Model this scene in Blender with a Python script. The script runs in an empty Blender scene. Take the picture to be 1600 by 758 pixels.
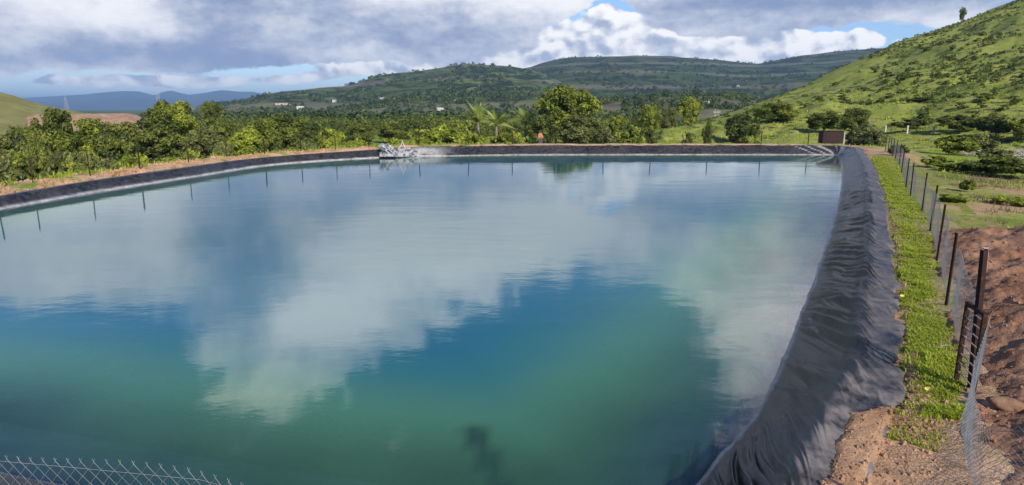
import bpy, bmesh, math, random
import numpy as np
from mathutils import Vector, Euler, Matrix
random.seed(7)
RNG = np.random.default_rng(11)
SC = bpy.context.scene
COL = SC.collection
PI = math.pi

# ------------------------------------------------------------------ camera
FPX, CX, CY = 1000.0, 800.0, 379.0
PITCH = math.atan(0.209)
CP, SP = math.cos(PITCH), math.sin(PITCH)
EYE = 3.0
WATER = -0.65
def ray(px, py):
    a, b = px - CX, py - CY
    return a, FPX * CP - b * SP, -FPX * SP - b * CP
def G(px, py, z=0.0):
    a, b, c = ray(px, py)
    t = (EYE - z) / -c
    return (a * t, b * t, z)
def AT(px, py, D):
    a, b, c = ray(px, py)
    t = D / b
    return (a * t, D, EYE + c * t)
cam = bpy.data.objects.new('camera', bpy.data.cameras.new('camera'))
COL.objects.link(cam)
cam.location = (0, 0, EYE)
cam.rotation_euler = (PI / 2 - PITCH, 0, 0)
cam.data.sensor_width = 36
cam.data.lens = FPX * 36 / 1600
cam.data.clip_end = 60000
cam.data.clip_start = 0.05
SC.camera = cam

# ------------------------------------------------------------------ noise
def _h(xi, yi, seed):
    with np.errstate(over='ignore'):
        h = (xi.astype(np.int64) * 374761393 + yi.astype(np.int64) * 668265263 + seed * 974634721) & 0xFFFFFFFF
        h = ((h ^ (h >> 13)) * 1274126177) & 0xFFFFFFFF
        h = h ^ (h >> 16)
    return (h & 0xFFFFFF) / float(0xFFFFFF)
def vn(x, y, seed=0):
    x = np.asarray(x, float); y = np.asarray(y, float)
    xi = np.floor(x); yi = np.floor(y)
    fx = x - xi; fy = y - yi
    fx = fx * fx * fx * (fx * (fx * 6 - 15) + 10); fy = fy * fy * fy * (fy * (fy * 6 - 15) + 10)
    a = _h(xi, yi, seed); b = _h(xi + 1, yi, seed); c = _h(xi, yi + 1, seed); d = _h(xi + 1, yi + 1, seed)
    return (a * (1 - fx) + b * fx) * (1 - fy) + (c * (1 - fx) + d * fx) * fy
def fbm(x, y, oct=4, seed=0, gain=0.5):
    r = 0.0; a = 1.0; n = 0.0
    for o in range(oct):
        r = r + a * vn(x * 2 ** o + 17.3 * o, y * 2 ** o - 9.1 * o, seed + o); n += a; a *= gain
    return r / n
def ridge(x, y, oct=3, seed=0):
    r = 0.0; a = 1.0; n = 0.0
    for o in range(oct):
        v = 1 - np.abs(2 * vn(x * 2 ** o + 5.7 * o, y * 2 ** o + 3.3 * o, seed + o) - 1)
        r = r + a * v * v; n += a; a *= 0.5
    return r / n
def sst(a, b, x):
    t = np.clip((np.asarray(x, float) - a) / (b - a), 0, 1)
    return t * t * (3 - 2 * t)

# ------------------------------------------------------------------ mesh / object helpers
def mesh_np(name, V, F, mats, smooth=True, attrs=None, midx=None):
    """V (n,3); F = array (m,k) or list of such arrays"""
    V = np.asarray(V, np.float32)
    Fs = F if isinstance(F, list) else [F]
    Fs = [np.asarray(f, np.int32) for f in Fs if len(f)]
    me = bpy.data.meshes.new(name)
    me.vertices.add(len(V)); me.vertices.foreach_set('co', V.ravel())
    nl = sum(f.size for f in Fs); npol = sum(len(f) for f in Fs)
    me.loops.add(nl); me.loops.foreach_set('vertex_index', np.concatenate([f.ravel() for f in Fs]))
    me.polygons.add(npol)
    tot = np.concatenate([np.full(len(f), f.shape[1], np.int32) for f in Fs])
    st = np.concatenate([[0], np.cumsum(tot)[:-1]]).astype(np.int32)
    me.polygons.foreach_set('loop_start', st)
    me.polygons.foreach_set('loop_total', tot)
    me.polygons.foreach_set('use_smooth', np.full(npol, smooth, bool))
    for m in (mats if isinstance(mats, (list, tuple)) else [mats]): me.materials.append(m)
    if midx is not None: me.polygons.foreach_set('material_index', np.asarray(midx, np.int32))
    for k, v in (attrs or {}).items():
        a = me.attributes.new(k, 'FLOAT', 'POINT'); a.data.foreach_set('value', np.asarray(v, np.float32))
    me.update(calc_edges=True)
    me.validate()
    return me
def link(name, data, parent=None, loc=(0, 0, 0), rot=(0, 0, 0), scale=(1, 1, 1)):
    o = bpy.data.objects.new(name, data); COL.objects.link(o)
    if parent: o.parent = parent
    o.location = loc; o.rotation_euler = rot; o.scale = scale
    return o
def tag(o, label=None, cat=None, group=None, kind=None):
    if label: o['label'] = label
    if cat: o['category'] = cat
    if group: o['group'] = group
    if kind: o['kind'] = kind
    return o
def thing(name, label, cat, loc=(0, 0, 0), rz=0.0, group=None):
    return tag(link(name, None, None, loc, (0, 0, rz)), label, cat, group)
def dup(root, loc, rz, scale, label):
    r = root.copy(); COL.objects.link(r)
    r.location = loc; r.rotation_euler = (0, 0, rz); r.scale = scale
    if label: r['label'] = label
    for ch in list(root.children):
        c = ch.copy(); COL.objects.link(c); c.parent = r
    return r
class MB:
    """collects simple solids into one mesh"""
    def __init__(s): s.V = []; s.F4 = []; s.F3 = []; s.n = 0
    def add(s, V, F):
        for f in F:
            (s.F4 if len(f) == 4 else s.F3).append([i + s.n for i in f])
        s.V.extend([tuple(v) for v in V]); s.n += len(V); return s
    def box(s, c, d, M=None):
        x, y, z = [k / 2 for k in d]
        P = [(-x, -y, -z), (x, -y, -z), (x, y, -z), (-x, y, -z), (-x, -y, z), (x, -y, z), (x, y, z), (-x, y, z)]
        P = [Vector(p) for p in P]
        if M is not None: P = [M @ p for p in P]
        P = [p + Vector(c) for p in P]
        return s.add(P, [(0, 3, 2, 1), (4, 5, 6, 7), (0, 1, 5, 4), (1, 2, 6, 5), (2, 3, 7, 6), (3, 0, 4, 7)])
    def tube(s, pts, radii, n=6):
        pts = [Vector(p) for p in pts]
        if not hasattr(radii, '__len__'): radii = [radii] * len(pts)
        V = []; F = []
        for i, p in enumerate(pts):
            d = (pts[min(i + 1, len(pts) - 1)] - pts[max(i - 1, 0)])
            if d.length < 1e-9: d = Vector((0, 0, 1))
            d.normalize()
            a = d.orthogonal().normalized() if abs(d.z) > 0.95 else d.cross(Vector((0, 0, 1))).normalized()
            b = d.cross(a)
            for k in range(n):
                t = 2 * PI * k / n
                V.append(p + (a * math.cos(t) + b * math.sin(t)) * radii[i])
        for i in range(len(pts) - 1):
            for k in range(n):
                k2 = (k + 1) % n
                F.append((i * n + k, i * n + k2, (i + 1) * n + k2, (i + 1) * n + k))
        m = len(V)
        V.append(pts[0]); V.append(pts[-1])
        for k in range(n):
            F.append((m, (k + 1) % n, k)); F.append((m + 1, (len(pts) - 1) * n + k, (len(pts) - 1) * n + (k + 1) % n))
        return s.add(V, F)
    def mesh(s, name, mat, smooth=False):
        return mesh_np(name, np.array([tuple(v) for v in s.V]), [np.array(s.F4), np.array(s.F3)], mat, smooth)

# ------------------------------------------------------------------ materials
class NT:
    def __init__(s, nt): s.nt = nt
    def n(s, typ, ins=None, **kw):
        nd = s.nt.nodes.new(typ)
        for k, v in kw.items(): setattr(nd, k, v)
        for k, v in (ins or {}).items():
            sock = nd.inputs[k]
            if isinstance(v, bpy.types.NodeSocket): s.nt.links.new(v, sock)
            else: sock.default_value = v
        return nd
    def math(s, op, a, b=None, c=None, clamp=False):
        ins = {0: a}
        if b is not None: ins[1] = b
        if c is not None: ins[2] = c
        return s.n('ShaderNodeMath', ins, operation=op, use_clamp=clamp).outputs[0]
    def mix(s, f, a, b, blend='MIX'):
        nd = s.n('ShaderNodeMix', None, data_type='RGBA', blend_type=blend)
        for i, v in ((0, f), (6, a), (7, b)):
            if isinstance(v, bpy.types.NodeSocket): s.nt.links.new(v, nd.inputs[i])
            else: nd.inputs[i].default_value = v if i == 0 else (tuple(v) + (1,))[:4]
        return nd.outputs[2]
    def noise(s, vec, scale, detail=4, rough=0.55, dist=0.0):
        ins = {'Scale': scale, 'Detail': detail, 'Roughness': rough, 'Distortion': dist}
        if vec is not None: ins['Vector'] = vec
        return s.n('ShaderNodeTexNoise', ins).outputs[0]
    def ss(s, x, a, b):
        return s.n('ShaderNodeMapRange', {0: x, 1: a, 2: b, 3: 0.0, 4: 1.0}, interpolation_type='SMOOTHSTEP').outputs[0]
    def attr(s, name): return s.n('ShaderNodeAttribute', None, attribute_name=name).outputs['Fac']
    def obj(s): return s.n('ShaderNodeTexCoord').outputs['Object']
    def pos(s): return s.n('ShaderNodeNewGeometry').outputs['Position']
def new_mat(name):
    m = bpy.data.materials.new(name); m.use_nodes = True
    m.node_tree.nodes.clear()
    t = NT(m.node_tree)
    out = t.n('ShaderNodeOutputMaterial')
    return m, t, out
def principled(name, col, rough=0.7, spec=0.3, metal=0.0, noise=None, bump=None, extra=None):
    """noise=(scale, colour2, lo, hi); bump=(scale,strength,distance)"""
    m, t, out = new_mat(name)
    c = tuple(col) + (1,)
    vec = t.obj()
    if noise:
        f = t.ss(t.noise(vec, noise[0], 6, 0.6), noise[2], noise[3])
        c = t.mix(f, col, noise[1])
    b = t.n('ShaderNodeBsdfPrincipled', {'Base Color': c, 'Roughness': rough, 'Specular IOR Level': spec, 'Metallic': metal})
    if bump:
        bn = t.n('ShaderNodeBump', {'Height': t.noise(vec, bump[0], 5, 0.6), 'Strength': bump[1], 'Distance': bump[2]})
        t.nt.links.new(bn.outputs[0], b.inputs['Normal'])
    t.nt.links.new(b.outputs[0], out.inputs[0])
    return m
def leaf_mat(name, dark, light, trans=0.28):
    m, t, out = new_mat(name)
    rnd = t.n('ShaderNodeObjectInfo').outputs['Random']
    f = t.math('ADD', t.attr('tint'), t.math('MULTIPLY', t.math('SUBTRACT', rnd, 0.5), 0.22), clamp=True)
    c = t.mix(f, dark, light)
    b = t.n('ShaderNodeBsdfPrincipled', {'Base Color': c, 'Roughness': 0.55, 'Specular IOR Level': 0.25})
    c2 = t.mix(0.5, c, tuple(k * 1.3 for k in light))
    tr = t.n('ShaderNodeBsdfTranslucent', {'Color': c2})
    mx = t.n('ShaderNodeMixShader', {0: trans, 1: b.outputs[0], 2: tr.outputs[0]})
    t.nt.links.new(mx.outputs[0], out.inputs[0])
    return m
M = {}
M['leaf_dark'] = leaf_mat('dark_leaf', (0.026, 0.042, 0.010), (0.20, 0.225, 0.038))
M['leaf_mid'] = leaf_mat('green_leaf', (0.046, 0.070, 0.012), (0.31, 0.335, 0.042))
M['leaf_yellow'] = leaf_mat('yellow_green_leaf', (0.095, 0.125, 0.014), (0.34, 0.38, 0.040))
M['leaf_olive'] = leaf_mat('olive_leaf', (0.065, 0.074, 0.022), (0.22, 0.24, 0.065))
M['leaf_dry'] = leaf_mat('dry_twig_leaf', (0.10, 0.07, 0.042), (0.24, 0.19, 0.11), 0.1)
M['leaf_far'] = leaf_mat('far_leaf', (0.016, 0.032, 0.012), (0.085, 0.118, 0.030), 0.15)
M['palm_leaf'] = leaf_mat('palm_frond', (0.08, 0.11, 0.02), (0.42, 0.46, 0.12), 0.2)
M['grass'] = leaf_mat('grass_blade', (0.130, 0.175, 0.018), (0.42, 0.47, 0.050), 0.35)
M['grass_dry'] = leaf_mat('dry_grass_blade', (0.12, 0.085, 0.045), (0.30, 0.21, 0.11), 0.25)
M['bark'] = principled('bark', (0.13, 0.095, 0.065), 0.9, 0.1, noise=(9, (0.26, 0.21, 0.16), 0.4, 0.65), bump=(20, 0.6, 0.03))
M['wood_grey'] = principled('grey_dead_wood', (0.22, 0.19, 0.16), 0.9, 0.1, noise=(6, (0.42, 0.38, 0.33), 0.4, 0.65))
M['rust'] = principled('rusty_angle_iron', (0.026, 0.012, 0.009), 0.8, 0.2, noise=(14, (0.080, 0.032, 0.019), 0.5, 0.75), bump=(60, 0.3, 0.003))
M['rust_red'] = principled('rusty_red_sheet', (0.020, 0.006, 0.006), 0.75, 0.3, noise=(5, (0.036, 0.013, 0.010), 0.4, 0.7), bump=(25, 0.3, 0.01))
M['wire'] = principled('galvanised_wire', (0.17, 0.175, 0.18), 0.6, 0.3, 0.2, noise=(8, (0.25, 0.25, 0.25), 0.4, 0.7))
M['cut_and_sunlit_metal'] = principled('bare_cut_and_sunlit_metal', (0.45, 0.33, 0.29), 0.55, 0.4, noise=(30, (0.28, 0.18, 0.14), 0.4, 0.7))
M['concrete'] = principled('weathered_concrete', (0.40, 0.385, 0.355), 0.9, 0.2, noise=(6, (0.26, 0.25, 0.23), 0.45, 0.7))
M['wall'] = principled('limewashed_wall', (0.55, 0.53, 0.50), 0.85, 0.2, noise=(0.8, (0.36, 0.34, 0.31), 0.45, 0.75))
M['wall_tan'] = principled('tan_plaster_wall', (0.50, 0.38, 0.27), 0.85, 0.2, noise=(0.8, (0.38, 0.29, 0.22), 0.45, 0.75))
M['roof'] = principled('grey_sheet_roof', (0.34, 0.33, 0.33), 0.7, 0.3, noise=(1.0, (0.22, 0.2, 0.19), 0.4, 0.7))
M['roof_brown'] = principled('brown_tile_roof', (0.17, 0.10, 0.075), 0.8, 0.2, noise=(1.0, (0.25, 0.15, 0.11), 0.4, 0.7))
M['dark_opening'] = principled('dark_opening', (0.03, 0.03, 0.033), 0.4, 0.5)
M['tarp'] = principled('silver_grey_tarpaulin', (0.30, 0.30, 0.305), 0.5, 0.4, noise=(4, (0.07, 0.07, 0.075), 0.42, 0.6), bump=(9, 0.5, 0.03))
M['tarp_dark'] = principled('black_plastic', (0.035, 0.035, 0.042), 0.4, 0.5, noise=(6, (0.1, 0.1, 0.1), 0.5, 0.75))
M['orange'] = principled('faded_orange_cloth', (0.34, 0.12, 0.05), 0.85, 0.1, noise=(6, (0.42, 0.22, 0.13), 0.4, 0.65), bump=(9, 0.4, 0.03))
M['stone'] = principled('brown_stone', (0.21, 0.125, 0.078), 0.95, 0.15, noise=(9, (0.15, 0.08, 0.05), 0.4, 0.65), bump=(30, 0.7, 0.02))
M['yellow'] = principled('yellow_leaf', (0.62, 0.50, 0.10), 0.7, 0.2)
M['mast'] = principled('painted_mast_steel', (0.33, 0.30, 0.30), 0.6, 0.3)

# soil --------------------------------------------------------
def soil_mat(name, c1, c2, c3, green=True):
    m, t, out = new_mat(name)
    p = t.pos()
    n1 = t.noise(p, 0.9, 6, 0.62); n2 = t.noise(p, 7.0, 6, 0.7); n3 = t.noise(p, 40.0, 4, 0.6)
    c = t.mix(t.ss(n1, 0.38, 0.62), c1, c2)
    c = t.mix(t.ss(n2, 0.5, 0.78), c, c3)
    c = t.mix(t.math('MULTIPLY', t.ss(n3, 0.55, 0.75), 0.35), c, tuple(k * 1.5 for k in c2))
    if green:
        gmask = t.math('MULTIPLY', t.attr('green'), t.ss(t.noise(p, 3.2, 5, 0.6), 0.28, 0.52))
        gc = t.mix(t.ss(n2, 0.35, 0.65), (0.11, 0.135, 0.022), (0.22, 0.24, 0.045))
        c = t.mix(gmask, c, gc)
    h = t.math('ADD', n2, t.math('MULTIPLY', n3, 0.35))
    bn = t.n('ShaderNodeBump', {'Height': h, 'Strength': 0.8, 'Distance': 0.05})
    b = t.n('ShaderNodeBsdfPrincipled', {'Base Color': c, 'Roughness': 0.95, 'Specular IOR Level': 0.12, 'Normal': bn.outputs[0]})
    t.nt.links.new(b.outputs[0], out.inputs[0])
    return m
M['soil'] = soil_mat('reddish_bank_soil', (0.31, 0.175, 0.098), (0.39, 0.24, 0.145), (0.21, 0.11, 0.062))
M['mound'] = soil_mat('dug_brown_soil', (0.215, 0.104, 0.058), (0.29, 0.160, 0.098), (0.125, 0.058, 0.033), False)
M['ridge_soil'] = soil_mat('red_cut_soil', (0.27, 0.150, 0.095), (0.34, 0.23, 0.155), (0.18, 0.14, 0.065))

# wide ground -------------------------------------------------
def ground_mat():
    m, t, out = new_mat('meadow_ground')
    p = t.pos()
    big = t.noise(p, 0.02, 5, 0.6); mid = t.noise(p, 0.22, 6, 0.62); fine = t.noise(p, 2.2, 6, 0.7); far = t.noise(p, 0.004, 5, 0.6)
    g = t.mix(t.ss(mid, 0.35, 0.66), (0.085, 0.135, 0.020), (0.20, 0.25, 0.035))
    g = t.mix(t.math('MULTIPLY', t.ss(fine, 0.48, 0.72), 0.6), g, (0.055, 0.085, 0.016))
    dry = t.ss(t.math('ADD', t.noise(p, 0.28, 5, 0.6), t.math('MULTIPLY', t.attr('dry'), 0.20)), 0.63, 0.78)
    g = t.mix(dry, g, t.mix(t.ss(fine, 0.4, 0.7), (0.34, 0.22, 0.125), (0.27, 0.20, 0.09)))
    s = t.mix(t.ss(fine, 0.4, 0.65), (0.46, 0.29, 0.185), (0.36, 0.23, 0.13))
    sm = t.math('MULTIPLY', t.attr('soil'), t.ss(t.noise(p, 0.9, 6, 0.68), 0.36, 0.54))
    g = t.mix(sm, g, s)
    f2 = t.mix(t.ss(far, 0.42, 0.6), (0.035, 0.060, 0.016), (0.095, 0.130, 0.032))
    g = t.mix(t.attr('far'), g, f2)
    bn = t.n('ShaderNodeBump', {'Height': fine, 'Strength': 0.7, 'Distance': 0.15})
    b = t.n('ShaderNodeBsdfPrincipled', {'Base Color': g, 'Roughness': 0.95, 'Specular IOR Level': 0.1, 'Normal': bn.outputs[0]})
    t.nt.links.new(b.outputs[0], out.inputs[0])
    return m
M['ground'] = ground_mat()
def hill_mat(name, grass1, grass2, dark, rock, s_patch, s_fine, dlo, dhi, rlo=0.62, rhi=0.75, strat=0.0):
    m, t, out = new_mat(name)
    p = t.pos()
    st = t.n('ShaderNodeMapping', {'Vector': p, 'Scale': (1, 1, 3.5)}).outputs[0]
    a = t.noise(st, s_patch, 6, 0.62); b_ = t.noise(st, s_fine, 6, 0.7); c_ = t.noise(p, s_fine * 2.7, 4, 0.6)
    c = t.mix(t.ss(a, 0.35, 0.65), grass1, grass2)
    d = t.ss(t.math('ADD', t.math('MULTIPLY', a, 0.35), t.math('MULTIPLY', b_, 0.65)), dlo, dhi)
    c = t.mix(d, c, dark)
    c = t.mix(t.ss(c_, rlo, rhi), c, rock)
    if strat:
        z = t.n('ShaderNodeSeparateXYZ', {0: p}).outputs[2]
        w = t.math('SINE', t.math('MULTIPLY', t.math('ADD', z, t.math('MULTIPLY', a, 25.0)), strat))
        c = t.mix(t.math('MULTIPLY', t.ss(w, 0.55, 0.95), 0.5), c, rock)
    bn = t.n('ShaderNodeBump', {'Height': b_, 'Strength': 0.8, 'Distance': 0.5 / s_fine * 0.25})
    b = t.n('ShaderNodeBsdfPrincipled', {'Base Color': c, 'Roughness': 0.95, 'Specular IOR Level': 0.1, 'Normal': bn.outputs[0]})
    t.nt.links.new(b.outputs[0], out.inputs[0])
    return m
M['hill_near'] = hill_mat('grassy_hillside', (0.150, 0.180, 0.032), (0.25, 0.265, 0.055), (0.036, 0.042, 0.014), (0.17, 0.13, 0.095), 0.05, 0.30, 0.525, 0.60, 0.565, 0.67)
M['hill_green'] = hill_mat('green_wooded_hill', (0.050, 0.070, 0.021), (0.135, 0.165, 0.042), (0.014, 0.025, 0.011), (0.16, 0.135, 0.10), 0.004, 0.022, 0.44, 0.55, 0.62, 0.76, 0.10)
M['hill_cloud_shade'] = hill_mat('cloud_shaded_wooded_hill', (0.032, 0.048, 0.017), (0.062, 0.082, 0.027), (0.013, 0.022, 0.011), (0.150, 0.132, 0.105), 0.003, 0.016, 0.46, 0.56, 0.62, 0.78, 0.12)  # dark albedo carries the cloud shadow over the mesa besides its woods
M['mountain'] = hill_mat('far_mountain', (0.035, 0.050, 0.030), (0.05, 0.062, 0.035), (0.025, 0.035, 0.025), (0.08, 0.07, 0.06), 0.001, 0.004, 0.47, 0.6)
M['hill_left'] = hill_mat('grass_slope', (0.15, 0.15, 0.045), (0.22, 0.21, 0.075), (0.10, 0.10, 0.035), (0.26, 0.15, 0.09), 0.05, 0.2, 0.55, 0.7)

# liner -------------------------------------------------------
def liner_mat():
    m, t, out = new_mat('black_pond_liner_sheet')
    p = t.pos()
    n1 = t.noise(p, 0.9, 6, 0.62); n2 = t.noise(p, 5.0, 6, 0.68); n3 = t.noise(p, 60.0, 3, 0.5)
    c = t.mix(t.ss(n2, 0.35, 0.7), (0.008, 0.008, 0.010), (0.030, 0.030, 0.036))
    dust = t.math('MULTIPLY', t.attr('dust'), t.ss(t.math('ADD', t.math('MULTIPLY', n1, 0.5), t.math('MULTIPLY', n2, 0.5)), 0.36, 0.62), clamp=True)
    c = t.mix(dust, c, (0.165, 0.146, 0.138))
    sil = t.math('MULTIPLY', t.attr('silt'), t.math('ADD', 0.55, t.math('MULTIPLY', t.ss(n2, 0.35, 0.6), 0.45)), clamp=True)
    c = t.mix(sil, c, (0.42, 0.405, 0.39))
    c = t.mix(t.attr('mud'), c, t.mix(t.ss(n1, 0.35, 0.65), (0.33, 0.33, 0.25), (0.55, 0.51, 0.43)))
    h = t.math('ADD', n2, t.math('MULTIPLY', n3, 0.06))
    bn = t.n('ShaderNodeBump', {'Height': h, 'Strength': 0.4, 'Distance': 0.03})
    r = t.math('ADD', 0.30, t.math('MULTIPLY', dust, 0.35))
    b = t.n('ShaderNodeBsdfPrincipled', {'Base Color': c, 'Roughness': r, 'Specular IOR Level': 0.16, 'Normal': bn.outputs[0]})
    t.nt.links.new(b.outputs[0], out.inputs[0])
    return m
M['liner'] = liner_mat()
def water_mat():
    m, t, out = new_mat('turbid_pond_water')
    p = t.pos()
    d = t.attr('depth')
    c = t.mix(t.ss(d, 0.4, 3.3), (0.066, 0.195, 0.098), (0.003, 0.088, 0.118))
    c = t.mix(t.math('MULTIPLY', t.ss(t.noise(p, 0.12, 4, 0.6), 0.4, 0.65), 0.25), c, (0.020, 0.085, 0.070))
    st = t.n('ShaderNodeMapping', {'Vector': p, 'Scale': (0.8, 1.6, 1)}).outputs[0]
    h = t.math('ADD', t.math('MULTIPLY', t.noise(st, 0.55, 2, 0.5), 1.2), t.math('MULTIPLY', t.noise(st, 4.5, 4, 0.6), 0.20))
    patch = t.ss(t.noise(p, 0.09, 3, 0.5), 0.35, 0.65)
    bn = t.n('ShaderNodeBump', {'Height': h, 'Strength': t.math('ADD', 0.05, t.math('MULTIPLY', patch, 0.10)), 'Distance': 0.06})
    dif = t.n('ShaderNodeBsdfDiffuse', {'Color': c})
    op = t.math('SUBTRACT', 1.0, t.math('EXPONENT', t.math('MULTIPLY', d, -1.5)))
    tr = t.n('ShaderNodeBsdfTransparent', {'Color': (0.86, 0.95, 0.92, 1)})
    body = t.n('ShaderNodeMixShader', {0: op, 1: tr.outputs[0], 2: dif.outputs[0]})
    fr = t.n('ShaderNodeFresnel', {'IOR': 1.34, 'Normal': bn.outputs[0]})
    gl = t.n('ShaderNodeBsdfGlossy', {'Color': (1, 1, 1, 1), 'Roughness': 0.035, 'Normal': bn.outputs[0]})
    mx = t.n('ShaderNodeMixShader', {0: fr.outputs[0], 1: body.outputs[0], 2: gl.outputs[0]})
    t.nt.links.new(mx.outputs[0], out.inputs[0])
    return m
M['water'] = water_mat()

# ------------------------------------------------------------------ pond outline (outer edge of the liner), x, y, z
ctrl = [(-15.5, 7.0, -.2), (-9, 5.7, -.15), (-4.6, 4.35, -.05), (-1.2, 3.5, 0), (.9, 3.4, 0), (2.15, 3.85, 0), (3.2, 5.15, 0)]
for px, py in ((1404, 610), (1405, 520), (1398, 420), (1386, 330), (1370, 272)): ctrl.append(G(px, py, 0))
ctrl += [G(1352, 240, 0), G(1338, 230.2, 0), G(1310, 228.2, 0), G(1200, 227.8, 0), G(1000, 227.8, 0), G(800, 228.2, 0), G(680, 229.5, 0), G(625, 231, -.05)]
ctrl += [G(582, 234, -.1), G(500, 239.5, -.17), G(400, 247, -.2), G(267, 264, -.2), G(121, 285, -.24), G(0, 305, -.28)]
ctrl += [(-20.3, 15, -.28), (-19.3, 9.5, -.25)]
ctrl = np.array(ctrl)
def catmull(P, n=40):
    m = len(P); out = []
    for i in range(m):
        p0, p1, p2, p3 = P[i - 1], P[i], P[(i + 1) % m], P[(i + 2) % m]
        # centripetal parametrisation
        t0 = 0; t1 = t0 + max(np.linalg.norm(p1 - p0), 1e-6) ** .5; t2 = t1 + max(np.linalg.norm(p2 - p1), 1e-6) ** .5; t3 = t2 + max(np.linalg.norm(p3 - p2), 1e-6) ** .5
        for t in np.linspace(t1, t2, n, endpoint=False):
            A1 = (t1 - t) / (t1 - t0) * p0 + (t - t0) / (t1 - t0) * p1
            A2 = (t2 - t) / (t2 - t1) * p1 + (t - t1) / (t2 - t1) * p2
            A3 = (t3 - t) / (t3 - t2) * p2 + (t - t2) / (t3 - t2) * p3
            B1 = (t2 - t) / (t2 - t0) * A1 + (t - t0) / (t2 - t0) * A2
            B2 = (t3 - t) / (t3 - t1) * A2 + (t - t1) / (t3 - t1) * A3
            out.append((t2 - t) / (t2 - t1) * B1 + (t - t1) / (t2 - t1) * B2)
    return np.array(out)
CUR = catmull(ctrl)                       # counter-clockwise seen from above
SEG = np.linalg.norm(np.diff(np.vstack([CUR, CUR[:1]])[:, :2], axis=0), axis=1)
ARC = np.concatenate([[0], np.cumsum(SEG)])
LEN = ARC[-1]
CURX = np.vstack([CUR, CUR[:1]])
def curve(s):
    s = np.mod(s, LEN)
    return np.stack([np.interp(s, ARC, CURX[:, k]) for k in range(3)], -1)
def frame(s, w=0.6):
    a = curve(s + w); b = curve(s - w)
    d = a[..., :2] - b[..., :2]; d = d / np.linalg.norm(d, axis=-1, keepdims=True)
    inn = np.stack([-d[..., 1], d[..., 0]], -1)      # left of travel = inside (ccw)
    return curve(s), d, inn
POLY = CUR[::8]
def sdf(x, y):
    """signed distance (+ inside), nearest rim z"""
    x = np.asarray(x, float).ravel(); y = np.asarray(y, float).ravel()
    best = np.full(x.shape, 1e18); bz = np.zeros(x.shape); inside = np.zeros(x.shape, bool)
    n = len(POLY)
    for i in range(n):
        a = POLY[i]; b = POLY[(i + 1) % n]
        ex, ey = b[0] - a[0], b[1] - a[1]; L = ex * ex + ey * ey + 1e-12
        t = np.clip(((x - a[0]) * ex + (y - a[1]) * ey) / L, 0, 1)
        d = (x - a[0] - t * ex) ** 2 + (y - a[1] - t * ey) ** 2
        m = d < best
        best = np.where(m, d, best); bz = np.where(m, a[2] + t * (b[2] - a[2]), bz)
        c = ((a[1] > y) != (b[1] > y))
        with np.errstate(divide='ignore', invalid='ignore'):
            xx = (b[0] - a[0]) * (y - a[1]) / (b[1] - a[1] + 1e-15) + a[0]
        inside ^= c & (x < xx)
    d = np.sqrt(best)
    return np.where(inside, d, -d), bz
def prof(t, zr):
    """liner height at distance t inside the outer edge"""
    t = np.asarray(t, float)
    crest = 0.4
    up = zr + 0.035 * np.sin(np.clip(t / crest, 0, 1) * PI / 2)
    z = np.where(t < crest, up, zr + 0.035 - (t - crest) / 1.5 * sst(0.0, 0.25, t - crest))
    k = WATER - 0.10
    z = np.where(z < k, k + (z - k) * (0.36 + 0.64 * sst(0.5, 2.2, k - z)), z)      # silted foot of the slope is gentler
    return np.maximum(z, -3.6)

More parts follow.
